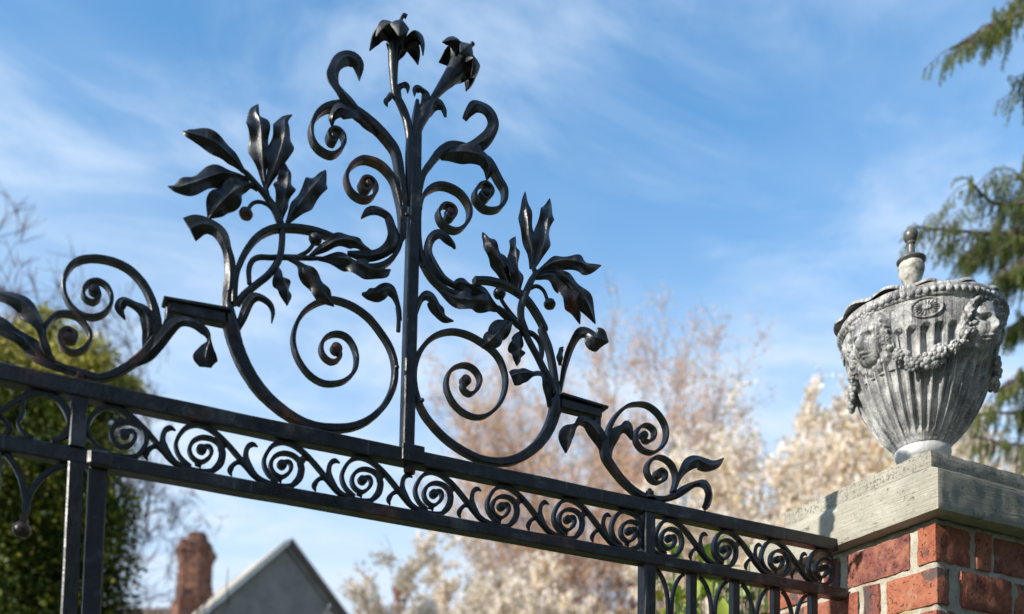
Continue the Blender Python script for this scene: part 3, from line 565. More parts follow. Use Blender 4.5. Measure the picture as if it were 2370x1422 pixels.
# curved drops between the pickets, ending in a ball
tops = [(.911, .983), (.998, 1.072), (1.087, 1.161), (1.176, 1.247)]
for x0, x1 in tops:
    xm = (x0+x1)/2; zb = .365
    for s, xs in ((-1, x0), (1, x1)):
        P = [((xs+(xm+s*.0035-xs)*math.sin(a))*1e3, (Z(.475)-.062*(1-math.cos(a)))*1e3) for a in np.linspace(.28, math.pi/2, 7)]
        P += [((xm+s*.003)*1e3, Z(.395)*1e3), ((xm+s*.0018)*1e3, Z(zb+.012)*1e3)]
        part('drop_arc', *bar_geo(P, [2.6], 3.6, y=1.334))
    part('drop_ball', *ball_geo((xm, 1.334, Z(zb)), .0105))
part('drop_ball', *ball_geo((DROP_BALL[0]/1e3, YC, DROP_BALL[1]/1e3), .0105))
part('joint_block', *box_geo(.0635, .093, 1.3125, 1.353, Z(.4735), Z(.4955), .004))
# centre upright with its bracket and nut
def upright():
    v = []; f = []
    rows = ((.4862, .578, .0088, .0100), (.4862, .70, .0088, .0096), (.4868, .86, .0086, .0094), (.4873, .98, .0082, .0088), (.4878, 1.055, .0074, .008), (.4882, 1.085, .0062, .0070), (.4886, 1.115, .0022, .003))
    P = catmull(rows, 4)
    for (x, z, a, b) in P:
        c = a*.2
        for (p, q) in ((a, -b+c), (a, b-c), (a-c, b), (-a+c, b), (-a, b-c), (-a, -b+c), (-a+c, -b), (a-c, -b)): v.append((x+p, 1.336+q, Z(z)))
    n = len(P)
    for i in range(n-1):
        for k in range(8): f.append((i*8+k, i*8+(k+1) % 8, (i+1)*8+(k+1) % 8, (i+1)*8+k))
    f.append(tuple(range(7, -1, -1))); f.append(tuple((n-1)*8+k for k in range(8)))
    part('upright', v, f)
upright()
part('bracket', *box_geo(.473, .507, 1.3168, 1.3205, Z(.5625), Z(.5875), .001))
def nut(x, y, z, r, h, mat, name='bolt'):
    v = []; f = []
    v, f = lathe_geo([(r*.86, 0), (r, h*.15), (r, h*.85), (r*.86, h)], 6, x, y, z); o = part(name, v, f, mat)
    v, f = lathe_geo([(r*.5, h*.98), (r*.5, h*1.35), (r*.35, h*1.5)], 10, x, y, z); part('bolt_tip', v, f, mat, o)
    return o
part('nut', *lathe_geo([(.0075, -.011), (.009, -.009), (.009, -.001), (.0088, .0005)], 6, .489, 1.330, Z(.5595)), RUST)
nut(BOLTS[0][0]/1e3, YC, Z(.587), .0075, .009, RUST); nut(BOLTS[1][0]/1e3, YC-.004, Z(.590), .0075, .009, RUST)
part('washer', *lathe_geo([(.011, -.002), (.011, .0012)], 16, BOLTS[1][0]/1e3, YC-.004, Z(.589)), RUST)
for x, z in ((.4655, Z(.70)), (.4745, Z(.93)), (.4995, Z(.86)), (.505, Z(.66))): part('rivet', *ball_geo((x, 1.3275, z), .0034, 10, 7, (1, .7, 1)))
# bars, stems, leaves
for name, P, hw, hd, eye in BARS:
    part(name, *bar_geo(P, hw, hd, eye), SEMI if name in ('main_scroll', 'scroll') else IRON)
groups = {}
def tube_part(name, P, parent=None):
    q = catmull(P, 6); return part(name, *tube_geo([(a[0]/1e3, YC-.002, a[1]/1e3) for a in q], [max(.0004, a[2]/1e3) for a in q], 12), IRON, parent)
sprig_order = []
for name, P in TUBES:
    o = tube_part(name, P)
    sprig_order.append((name, o))
    if name in ('trumpet', 'lily_stem', 'pistil'): o.data.materials[0] = CLEAN
stems = [o for n, o in sprig_order if n == 'stem']
owner = {1: stems[0], 4: stems[2]}
for i, (name, P, grp, th, cup, arc) in enumerate(LEAVES):
    hook = name != 'leaf'
    v, f = flat_leaf(P, th, cup, arc, 100+i, hook)
    part(name, v, f, IRON, owner.get(grp) if name == 'leaf' else None, angle=60)
bud_stems = [o for n, o in sprig_order if n == 'bud_stem']
for i, (x, z, r) in enumerate(BUDS):
    r = r/1e3; dz = 1 if i in (1, 3) else -1
    prof = [(r*.25, -.9*r), (r*.75, -.75*r), (r*1.0, -.25*r), (r*.98, .05*r), (r*.75, .45*r), (r*.3, .62*r)]
    if dz < 0: prof = [(a, -b) for a, b in prof][::-1]
    part('bud', *lathe_geo(prof, 16, x/1e3, YC-.003, z/1e3), RUST if i == 0 else IRON, bud_stems[i], angle=70)
# lily petals
trum = [o for n, o in sprig_order if n == 'trumpet']
def lily(idx, centre, axis, r0, spread, seed):
    rng = random.Random(seed); ax = Vector(axis).normalized(); c = Vector(centre)
    e1 = ax.cross(Vector((0, 1, 0))).normalized(); e2 = ax.cross(e1)
    for k in range(6):
        th = 2*math.pi*(k+.35)/6+rng.uniform(-.12, .12); d = e1*math.cos(th)+e2*math.sin(th); s = spread*rng.uniform(.92, 1.1); dr = rng.uniform(.8, 1.25)
        prof = [(r0*.85, -.012), (r0*1.10, -.002), (r0+.008*s, .007), (r0+.017*s, .010), (r0+.025*s, .006), (r0+.030*s, -.005*dr), (r0+.031*s, -.018*dr)]
        P = catmull([(*(c+d*a+ax*b), w) for (a, b), w in zip(prof, (.0065, .0095, .0130, .0152, .0146, .0105, .0012))], 4)
        nr = []
        for j in range(len(P)):
            t = Vector(P[min(j+1, len(P)-1)][:3])-Vector(P[max(j-1, 0)][:3]); sd = ax.cross(d); nr.append(t.cross(sd))
        v, f = leaf_geo([p[:3] for p in P], [p[3] for p in P], nr, .0022, .50, .05, .0, seed*10+k, 11, 1.0)
        part('petal', v, f, CLEAN, trum[idx], angle=70)
lily(0, (LILY_HEADS[0][0]/1e3, YC-.002, LILY_HEADS[0][1]/1e3-.006), (.06, -.22, 1), .0085, 1.0, 4)
lily(1, (LILY_HEADS[1][0]/1e3, YC-.002, LILY_HEADS[1][1]/1e3-.003), (.62, -.12, .76), .0100, .85, 9)
# frieze of running scrolls between the two rails: one unit, then copies of it and of its leaf tips
FZ = Z(.5234)
def unit(name, path, tips, eye=6.6):
    v, f = bar_geo([(p[0], p[1]) for p in path], [2.2, 2.6, 2.9, 3.0, 3.0, 2.7, 2.4, 2.2], 5.0, eye, y=0)
    o = mesh(name, v, f, IRON, gate)
    for k, T in enumerate(tips):
        P = catmull(T, 5)
        v, f = leaf_geo([(p[0]/1e3, -.003*math.sin(math.pi*i/(len(P)-1)), p[1]/1e3) for i, p in enumerate(P)], [max(.0006, p[2]/1e3) for p in P], [(0, -1, 0)]*len(P), .004, .3, .12, .08, 31+k, 7, 1.0)
        mesh('leaf_tip', v, f, SEMI, o, angle=60)
    return o
U = unit('frieze_scroll', FRIEZE_STEM, FRIEZE_TIPS)
SP = unit('frieze_spiral', [(p[0]-109.0, p[1]+.5) for p in FRIEZE_STEM[11:]], [])
EN = unit('frieze_end_ring', FRIEZE_STEM[:8]+[(22, 4), (26, -8), (20, -19), (8, -24)], [], 0)
def put(src, x, first):
    if first: o = src
    else:
        o = src.copy(); C.objects.link(o); o.parent = gate
        for ch in src.children:
            c = ch.copy(); C.objects.link(c); c.parent = o
    o.location = (x-GO.x, -.004, FZ); return o
eyes = (.0930, .1985, .3119, .4198, .5288, .6433, .7564); n_ = 0
for i, x in enumerate(eyes): put(U, x, i == 0)
for i, x in enumerate((.946, 1.062, 1.1645)): put(U, x, False)
put(SP, .1075, True); put(SP, .9426, False)
put(EN, .8610, True); put(EN, 1.2715, False)
o = put(U, .0160, False); o.scale = (-1, 1, 1); o = put(EN, .0120, False); o.scale = (-1, 1, 1); o = put(U, -.0950, False); o.scale = (-1, 1, 1)

# ------------------------------------------------------------------ brick pillar
PX0, PX1, PY0, PY1 = 1.326, 1.720, 1.128, 1.535
pil = empty('brick_pillar', (1.523, 1.33, 0), 'red brick gate pillar with a stepped sandstone cap under the urn', 'pillar')
def local(v, o): return [(p[0]-o[0], p[1]-o[1], p[2]-o[2]) for p in v]
def pillar():
    o = pil.location
    v, f = box_geo(PX0+.004, PX1-.004, PY0+.004, PY1-.004, Z(.20), Z(.5675), step=.006, amp=.0035, seed=2, freq=60)
    mb = MB(); mb.add(v, f)
    v, f = box_geo(PX0+.004, PX1-.004, PY0+.004, PY1-.004, 0, Z(.1995), .003); mb.add(v, f)
    mesh('mortar', local(mb.v, o), mb.f, MORTAR, pil, angle=180)
    mb = MB(); rng = random.Random(11); H = .0635; pitch = .0715; k = 0
    seqW = ([.041, .144, .041, .144], [.105, .037, .105, .037, .08])
    seqS = ([.083, .036, .135, .09], [.031, .124, .036, .124])
    gW = ([.014, .014, .012], [.015, .013, .014, .013]); gS = ([.013, .010, .013], [.025, .014, .016])
    z1 = Z(.559)
    while z1-H > .01:
        od = k % 2; z0 = z1-H; near = k < 5; st = .0075 if near else 0
        def put_b(x0, x1, y0, y1):
            j = [rng.uniform(-.0022, .0022) for _ in range(4)]
            a = (x0+j[0], x1+j[1], y0+j[2], y1+j[3], z0+rng.uniform(-.002, .002), z1+rng.uniform(-.002, .002))
            if st: v, f = box_geo(*a, step=st, amp=.0022, seed=rng.random()*50, freq=45, edge=.0014)
            else: v, f = box_geo(*a, .003)
            mb.add(v, f)
        y = PY0; first = True                                   # west face, corner brick shared with the south face
        for i, w in enumerate(seqW[od]):
            y1 = min(y+w, PY1)
            if y1-y > .012: put_b(PX0, PX0+(seqS[od][0] if first else .05), y, y1)
            y = y1+(gW[od][i] if i < len(gW[od]) else .012); first = False
        x = PX0+seqS[od][0]+gS[od][0]
        for i, w in enumerate(seqS[od][1:]):
            x1 = min(x+w, PX1)
            if x1-x > .012: put_b(x, x1, PY0, PY0+.05)
            x = x1+(gS[od][i+1] if i+1 < len(gS[od]) else .012)
        for y0, y1 in ((PY0+.07, PY0+.20), (PY0+.215, PY0+.34)): put_b(PX1-.05, PX1, y0, y1)     # far sides, plain courses
        for x0, x1 in ((PX0+.065, PX0+.19), (PX0+.205, PX0+.33)): put_b(x0, x1, PY1-.05, PY1)
        z1 -= pitch; k += 1
    mesh('bricks', local(mb.v, o), mb.f, BRICK, pil, angle=32)
    v, f = box_geo(1.300, 1.748, 1.102, 1.561, Z(.569), Z(.6385), step=.007, amp=.0016, seed=5, freq=26, edge=.0018)
    mesh('cap_slab', local(v, o), f, STONE, pil, angle=28)
    # sloped weathering between the slabs
    a, b = (1.3035, 1.7445, 1.1055, 1.5575), (1.3145, 1.732, 1.1275, 1.475)
    vv = [(q[i], q[j], z) for q, z in ((a, Z(.6378)), (b, Z(.6497))) for i, j in ((0, 2), (1, 2), (1, 3), (0, 3))]
    mesh('cap_weathering', local(vv, o), [(3, 2, 1, 0), (4, 5, 6, 7)]+[(k_, (k_+1) % 4, 4+(k_+1) % 4, 4+k_) for k_ in range(4)], STONE, pil, smooth=False)
    v, f = box_geo(1.314, 1.7325, 1.127, 1.476, Z(.6490), Z(.679), step=.007, amp=.0014, seed=8, freq=26, edge=.0018)
    mesh('cap_top', local(v, o), f, STONE, pil, angle=28)
pillar()

# ------------------------------------------------------------------ stone urn
UX, UY, UZ = 1.535, 1.335, Z(.6795)
urn = empty('stone_urn', (UX, UY, UZ), 'weathered grey fluted urn with carved masks and garlands standing on the pillar', 'urn')
URN_LEAN = (math.radians(0.6), math.radians(-1.4), 0)
urn.rotation_euler = URN_LEAN
FACE = math.atan2(-UY, -UX)                                      # direction from the urn back to the path
PANEL = FACE+math.radians(2)
MASKS = [PANEL+math.radians(q) for q in (-44, 48, 138, 227)]
PROF = [(.116, .050), (.124, .0560), (.133, .066), (.158, .0870), (.196, .1080), (.238, .1235), (.277, .1335), (.315, .1402), (.350, .1445), (.362, .1465)]
FOFF = (-.010, .011)
def prof_r(z): return float(np.interp(z, [p[0] for p in PROF], [p[1] for p in PROF]))
pz = np.array([p[0] for p in PROF]); pr = np.array([p[1] for p in PROF])
NF = 36
ZTOP = .298
def flute(th, z):
    x = abs(((NF*th/(2*math.pi)) % 1)-.5)*2                      # 0 mid-channel, 1 on the fillet between two flutes
    lim = .88; zc = ZTOP-.0095
    if z > zc: lim *= math.sqrt(max(0, 1-((z-zc)/.0095)**2))     # round-headed flutes
    if x >= lim or z < .128: return 0.0
    return -.0105*math.sqrt(1-(x/lim)**2)**.9*min(1, (z-.128)/.012)*min(1, prof_r(z)/.12)
def urn_surf(th, z): return prof_r(z)+flute(th, z)
def build_urn():
    nt_, nz_ = 720, 110; v = []; f = []
    zs = np.linspace(.116, .362, nz_)
    sm = catmull([(p[1], p[0]) for p in PROF], 14); sz = [p[1] for p in sm]; sr = [p[0] for p in sm]
    for z in zs:
        r = np.interp(z, sz, sr)
        for k in range(nt_):
            th = 2*math.pi*k/nt_; q = r+flute(th, z)+.0012*mnoise.noise(Vector((math.cos(th)*7, math.sin(th)*7, z*30)))
            v.append((q*math.cos(th), q*math.sin(th), z))
    for j in range(nz_-1):
        for k in range(nt_): f.append((j*nt_+k, j*nt_+(k+1) % nt_, (j+1)*nt_+(k+1) % nt_, (j+1)*nt_+k))
    f.append(tuple(range(nt_-1, -1, -1))); f.append(tuple((nz_-1)*nt_+k for k in range(nt_)))
    mesh('bowl', v, f, LEAD, urn, angle=70)
    # plinth, foot and collar
    v, f = box_geo(-.075, .075, -.075, .075, 0, .035, step=.012, amp=.001, seed=3, freq=30, edge=.002); mesh('plinth', v, f, LEAD, urn)
    mb = MB(); n = 64
    fp = [(.068, .034), (.069, .046), (.058, .054), (.042, .066), (.038, .080), (.042, .092), (.0485, .099), (.051, .107), (.0500, .115), (.046, .124)]
    v, f = lathe_geo([(p[0], p[1]) for p in catmull(fp, 5)], n)
    v = [(p[0]*(1+.02*mnoise.noise(Vector((p[0]*60, p[1]*60, p[2]*60)))), p[1]*(1+.02*mnoise.noise(Vector((p[0]*60+5, p[1]*60, p[2]*60)))), p[2]) for p in v]
    mesh('foot', v, f, LEADPALE, urn, angle=70)
    # beaded rim
    mb = MB(); rng = random.Random(3)
    for k in range(72):
        th = 2*math.pi*k/72; r = .1475; q = rng.uniform(.0058, .0076)
        v, f = ball_geo((r*math.cos(th), r*math.sin(th), .352+rng.uniform(-.001, .001)), q, 10, 7, (1, 1, .95)); mb.add(v, f)
    v, f = lathe_geo([(.134, .340), (.1460, .343), (.1485, .346), (.1475, .352), (.150, .360), (.1485, .3655), (.139, .367)], 96); mb.add(v, f)
    mesh('bead_rim', mb.v, mb.f, LEAD, urn, angle=70)
    # lid with a wavy, lifted edge
    v = []; f = []; n = 120; rows = [(1.0, 0), (.97, .004), (.85, .010), (.6, .020), (.35, .032), (.16, .042), (.08, .056)]
    lift = FACE-math.radians(70)
    for thick in (0, -.004):
        for (s, h) in rows:
            for k in range(n):
                th = 2*math.pi*k/n; lf = max(0, math.cos(th-lift))**2
                wv = math.sin(13*th)*.0035*s**3; r = s*(.147+.004*math.sin(13*th+1.2)*s**4+.010*lf*s)
                v.append((r*math.cos(th), r*math.sin(th), .368+h+wv+.008*lf*s+thick))
    m = len(rows)*n
    for j in range(len(rows)-1):
        for k in range(n):
            a = (j*n+k, j*n+(k+1) % n, (j+1)*n+(k+1) % n, (j+1)*n+k); f.append(a); f.append(tuple(q+m for q in a[::-1]))
    for k in range(n): f.append((k, k+m, (k+1) % n+m, (k+1) % n)); 
    f.append(tuple((len(rows)-1)*n+k for k in range(n)))
    mesh('lid', v, f, LEAD, urn, angle=80)
    # finial
    v, f = lathe_geo([(p[0], p[1]) for p in catmull([(.0105, .424), (.0115, .438), (.0165, .449), (.0218, .462), (.0245, .474), (.0234, .482), (.020, .488)], 5)], 32, *FOFF)
    bud = mesh('finial_bud', v, f, BUDSTONE, urn, angle=70)
    v, f = lathe_geo([(p[0], p[1]) for p in catmull([(.020, .486), (.0262, .489), (.0265, .493), (.016, .497), (.0085, .503), (.0070, .513), (.0068, .522), (.0090, .526), (.0075, .530)], 5)], 32, *FOFF)
    mesh('finial_stem', v, f, PEWTER, urn, angle=70)
    v, f = ball_geo((*FOFF, .5415), .0142, 28, 18, (1, 1, 1.06)); mesh('finial_ball', v, f, PEWTER, urn, angle=180)
    # masks
    def mask(th0, name, seed, zc=.296):
        R = random.Random(seed); nu, nv = 84, 96; hu, hv = .057, .060; v = []; f = []
        g = lambda x, y, a, b: math.exp(-(x/a)**2-(y/b)**2)
        for j in range(nv):
            for i in range(nu):
                x = (i/(nu-1)*2-1)*hu; y = (j/(nv-1)*2-1)*hv; X, Y = x/.0315, (y+.002)/.0415      # face-sized units
                ff = 1-(X**2+(Y*(.96 if Y > 0 else 1.0))**2); face = math.sqrt(max(0, ff)) if ff > 0 else 0
                h = .019*face**.9
                # features
                h += .0135*g(X, Y+.12-0, .17, .36)*(1 if Y < .35 else .7) + .004*g(X, Y+.30, .26, .12)         # nose
                h -= .0105*(g(X-.42, Y-.16, .26, .13)+g(X+.42, Y-.16, .26, .13))                         # sockets
                h += .0030*(g(X-.42, Y-.13, .15, .075)+g(X+.42, Y-.13, .15, .075))                         # eyeballs
                h += .0030*(g(X-.42, Y-.36, .34, .07)+g(X+.42, Y-.36, .34, .07))                          # brows
                h += .0060*(g(X, Y+.545, .26, .055)+g(X, Y+.66, .21, .055)) - .0070*g(X, Y+.60, .30, .028) # lips
                h += .0040*g(X, Y+.86, .22, .13) + .002*(g(X-.5, Y+.28, .25, .3)+g(X+.5, Y+.28, .25, .3))  # chin, cheeks
                # hair and vine leaves round the face
                rr = math.hypot(x/hu, y/hv); oo = math.hypot(X*.92, Y*.95)
                hair = math.exp(-((oo-1.28)/.30)**2)*(1.0 if Y > -.5 else .55)
                w = Vector((x*150+seed*7, y*150, seed)); cur = abs(mnoise.noise(w))*1.2+.6*abs(mnoise.noise(w*2.1))
                cel = mnoise.voronoi(Vector((x*105+seed*3, y*105, .3)))[0][0]
                h += hair*(.0100+.024*max(0, .55-cel)+.004*cur)
                edge = max(0, 1-((rr/.985)**7)); q = h*edge-.006*(1-edge)
                z = zc+y; th = th0+x/prof_r(z); r = prof_r(z)+q
                v.append((r*math.cos(th), r*math.sin(th), z))
        for j in range(nv-1):
            for i in range(nu-1): f.append((j*nu+i, j*nu+i+1, (j+1)*nu+i+1, (j+1)*nu+i))
        mesh(name, v, f, LEAD, urn, angle=180)
    for k in range(4): mask(MASKS[k], 'mask', k+1)
    # garlands of flowers between the masks
    def flower(c, nrm, r, rng, mb):
        nrm = nrm.normalized(); a = nrm.orthogonal().normalized(); b = nrm.cross(a); n = rng.choice((7, 8, 9)); ph = rng.random()*6
        for k in range(n):
            th = ph+2*math.pi*k/n; p = c+(a*math.cos(th)+b*math.sin(th))*r*.66+nrm*r*.12
            v, f = ball_geo(p, r*.36, 8, 6, (1, 1, 1)); mb.add(v, f)
        v, f = ball_geo(c+nrm*r*.05, r*.62, 10, 7); mb.add(v, f)
        v, f = ball_geo(c+nrm*r*.42, r*.26, 8, 6); mb.add(v, f)
    angs = MASKS
    for k in range(4):
        a0 = angs[k]+.25; a1 = angs[(k+1) % 4]+(2*math.pi if k == 3 else 0)-.25; mb = MB(); rng = random.Random(40+k); n = 13
        for i in range(n):
            t = i/(n-1); th = a0+(a1-a0)*t; z = .287-.055*(1-(2*t-1)**2)**.8
            big = 1-abs(2*t-1)
            for rep in range(2 if i % 2 else 3):
                dz = rng.uniform(-.009, .009); dt = rng.uniform(-.03, .03); zz = z+dz; r = prof_r(zz)+.003+rng.uniform(0, .004); tt = th+dt
                c = Vector((r*math.cos(tt), r*math.sin(tt), zz)); nr = Vector((math.cos(tt), math.sin(tt), rng.uniform(-.5, .1)))
                if rep == 0 and i % 2 == 0: flower(c+nr*.003, nr, .0085+.0085*big*rng.uniform(.75, 1), rng, mb)
                else:
                    v, f = ball_geo(c, rng.uniform(.0050, .0095), 8, 6, (rng.uniform(.6, 1.2), rng.uniform(.6, 1.2), rng.uniform(.5, 1.3))); mb.add(v, f)
        # ribbon ends tying the swag to the masks
        mesh('garland', mb.v, mb.f, LEAD, urn, angle=60)
    # rosettes on the plain band of each panel
    for k in range(4):
        tc_ = (angs[k]+angs[(k+1) % 4]+(2*math.pi if k == 3 else 0))/2; v = []; f = []; nr_, na = 14, 72; zc = .334
        zc = .3235
        for j in range(nr_+1):
            s = j/nr_
            for i in range(na):
                a = 2*math.pi*i/na; x = s*.0300*math.cos(a); y = s*.0185*math.sin(a)
                h = .0036 if s > .84 else (.0002+.0036*abs(math.cos(a*9))*math.sin(math.pi*min(1, s/.82)) if s > .25 else .0055)
                if s > .97: h = -.001
                th = tc_+x/.143; r = prof_r(zc+y)+h; v.append((r*math.cos(th), r*math.sin(th), zc+y))
        for j in range(nr_):
            for i in range(na): f.append((j*na+i, j*na+(i+1) % na, (j+1)*na+(i+1) % na, (j+1)*na+i))
        mesh('rosette', v, f, LEAD, urn, angle=60)
build_urn()

# ------------------------------------------------------------------ plants
def rhomb(c, d, s, L, w, v, f):
    """one small leaf: a kite of length L, width w, tip along d"""
    b = len(v); v += [c, c+d*(L*.45)+s*(w*.5), c+d*L, c+d*(L*.45)-s*(w*.5)]; f.append((b, b+1, b+2, b+3))
def rnd_unit(R):
    while True:
        q = Vector((R.uniform(-1, 1), R.uniform(-1, 1), R.uniform(-1, 1)))
        if .05 < q.length < 1: return q.normalized()
def grow(R, base, d, length, radius, level, cfg, segs, tips):
    """recursive branching; segs collects (points, radii), tips the ends of the twigs"""
    n = cfg['seg'][level]; P = [base.copy()]; r = [radius]; dd = d.normalized(); step = length/n
    for i in range(n):
        dd = (dd+rnd_unit(R)*cfg['wander'][level]+Vector((0, 0, cfg['lift'][level]))).normalized()
        P.append(P[-1]+dd*step); r.append(radius*(1-(1-cfg['taper'])*(i+1)/n))
    segs.append((P, r, level))
    if level >= cfg['levels']-1:
        tips.append((P, dd)); return
    for k in range(cfg['kids'][level]):
        t = R.uniform(cfg['start'][level], 1.0); i = min(n-1, int(t*n)); q = P[i].lerp(P[i+1], t*n-i)
        ax = (P[i+1]-P[i]).normalized(); o = ax.orthogonal().normalized(); o.rotate(Matrix.Rotation(R.uniform(0, 2*math.pi), 3, ax))
        an = math.radians(R.uniform(*cfg['angle'])); nd_ = ax*math.cos(an)+o*math.sin(an)
        grow(R, q, nd_, length*cfg['ratio'][level]*R.uniform(.7, 1.15), max(cfg['rmin'], r[i]*cfg['rratio']), level+1, cfg, segs, tips)
def wood(name, segs, mat, parent, o, lv=None):
    mb = MB()
    for P, r, level in segs:
        if lv and level not in lv: continue
        v, f = tube_geo(P, r, (7, 5, 4, 3, 3, 3)[level], cap=False); mb.add(v, f)
    return mesh(name, [(p[0]-o.x, p[1]-o.y, p[2]-o.z) for p in mb.v], mb.f, mat, parent, angle=180)
BARK = mat_simple('grey_brown_bark', ((.3, (.10, .085, .065)), (.6, (.20, .165, .125)), (.8, (.26, .22, .17))), 12, .9, .5, .01)
TWIG = mat_simple('purple_brown_twigs', ((.3, (.07, .050, .058)), (.7, (.15, .11, .118))), 4, .9)
TREEBARK = mat_simple('pinkish_grey_bark', ((.3, (.15, .12, .115)), (.7, (.30, .25, .23))), 6, .9)
TAN = mat_simple('tan_blossom_twigs', ((.3, (.16, .115, .06)), (.7, (.32, .25, .14))), 6, .9)
BUDLEAF = mat_simple('coppery_young_leaves', ((0, (.78, .48, .36)), (.35, (.82, .54, .36)), (.6, (.78, .55, .25)), (.8, (.86, .63, .55)), (1, (.58, .46, .22))), rand=True, rough=.7, transl=.5)
BLOSSOM = mat_simple('white_blossom', ((0, (.93, .84, .76)), (.45, (.96, .91, .84)), (.76, (.93, .83, .76)), (.82, (.64, .52, .26)), (.92, (.60, .44, .24)), (1, (.50, .50, .16))), rand=True, rough=.7, transl=.5)
DARKLEAF = mat_simple('dark_evergreen_leaves', ((0, (.016, .030, .003)), (.5, (.040, .060, .006)), (.80, (.075, .105, .010)), (.91, (.15, .17, .015)), (1, (.30, .28, .03))), rand=True, rough=.6, transl=.2, spec=.2)
YELLEAF = mat_simple('yellow_green_leaves', ((0, (.17, .18, .025)), (.5, (.40, .37, .07)), (.85, (.58, .50, .14)), (1, (.68, .58, .28))), rand=True, rough=.6, transl=.30)
NEEDLE = mat_simple('spruce_needles', ((0, (.06, .12, .018)), (.5, (.14, .21, .03)), (.8, (.26, .31, .05)), (1, (.46, .43, .09))), rand=True, rough=.6, transl=.38)
def clumpy(m, scale, lo, hi, col):
    nt = m.node_tree; b = nt.nodes['Principled BSDF']; src = b.inputs['Base Color'].links[0].from_socket
    c = mixc(nt, rng_map(nt, noise(nt, scale, 3, .6), lo, hi, 0, .8), src, col); nt.links.new(c, b.inputs['Base Color'])
    for n in nt.nodes:
        if n.type == 'BSDF_TRANSLUCENT': nt.links.new(c, n.inputs[0])
clumpy(DARKLEAF, 2.6, .52, .66, (.13, .15, .012)); clumpy(YELLEAF, 3.0, .52, .66, (.16, .18, .03)); clumpy(NEEDLE, 3.0, .50, .68, (.07, .12, .02))
SHRUB = mat_simple('bright_shrub_leaves', ((0, (.10, .18, .015)), (.5, (.20, .31, .03)), (.85, (.34, .42, .06)), (1, (.52, .38, .06))), rand=True, rough=.4, transl=.30, spec=.5)

def kites(q, d, L, w, rng):
    """many small leaves at once: kites with base q, direction d"""
    n = len(q); d = d/np.linalg.norm(d, axis=1, keepdims=True); s = np.cross(d, rng.normal(size=(n, 3))); s /= np.linalg.norm(s, axis=1, keepdims=True)+1e-9
    L = L*rng.uniform(.6, 1.3, (n, 1)); w = w*rng.uniform(.6, 1.3, (n, 1))
    v = np.stack([q, q+d*L*.45+s*w*.5, q+d*L, q+d*L*.45-s*w*.5], 1).reshape(-1, 3); return v, np.arange(4*n).reshape(-1, 4)
def leafy(tips, R, per, L, w, spread, back=1.0, drop=0.0):
    rng = np.random.default_rng(R.randrange(10**6)); T = np.array([[tuple(p) for p in P] for P, d in tips]); D = np.array([tuple(d) for P, d in tips])
    nt_, m = T.shape[0], T.shape[1]; k = np.repeat(np.arange(nt_), per); t = (1-rng.random(len(k))**.7*back)*(m-1.001); i = t.astype(int); f = (t-i)[:, None]
    q = T[k, i]*(1-f)+T[k, i+1]*f+rng.normal(size=(len(k), 3))*spread*.5
    return kites(q, rng.normal(size=(len(k), 3))+D[k]*.4+np.array((0, 0, -drop)), L, w, rng)
def tree(name, label, cat, base, cfg, seed, leafmat, per, L, w, spread, barkm=BARK, trunk=(Vector((0, 0, 1)),), leaf_name='foliage', group=None, back=1.0, keep=None):
    R = random.Random(seed); segs = []; tips = []
    for d in trunk: grow(R, Vector(base), d, cfg['len']*d.length*R.uniform(.93, 1.05), cfg['rad'], 0, cfg, segs, tips)
    if keep:                                                       # crown outline: twigs beyond it are left off
        ok = lambda p: keep((p-Vector(base)).dot(rt0), p.z+.35*mnoise.noise(p*1.1)+R.uniform(-.12, .12))
        segs = [s for s in segs if s[2] < 1 or (ok(s[0][-1]) and ok(s[0][0]))]; tips = [t for t in tips if ok(t[0][-1])]
    root = empty(name, base, label, cat, group); o = Vector(base)
    wood('trunk', segs, barkm, root, o, (0, 1)); wood('twigs', segs, barkm, root, o, (2, 3, 4, 5))
    if leafmat:
        v, f = leafy(tips, R, per, L, w, spread, back); mesh(leaf_name, (v-np.array(tuple(o))).tolist(), f.tolist(), leafmat, root, smooth=False)
    return root
def foot(px, depth):
    p = at(px, 1900, depth); p.z = 0; return p
V3 = Vector
# tall tree breaking into coppery leaf, beyond the gate
cfgA = dict(levels=4, seg=(10, 7, 5, 4), wander=(.10, .16, .22, .3), lift=(.05, .10, .10, .06), taper=.35, kids=(16, 9, 7), start=(.22, .2, .15), angle=(18, 48), ratio=(.42, .42, .42), rmin=.006, rratio=.5, len=7.6, rad=.08)
tree('budding_tree', 'tall tree with thin grey limbs and sparse coppery pink young leaves, left of the urn', 'tree', foot(1400, 17), cfgA, 5, BUDLEAF, 17, .052, .038, .17,
     trunk=[V3((-.34, 0, 1)), V3((-.16, .1, 1)), V3((.0, -.1, 1)), V3((.14, .1, .95)), V3((.32, 0, 1))], barkm=TREEBARK)
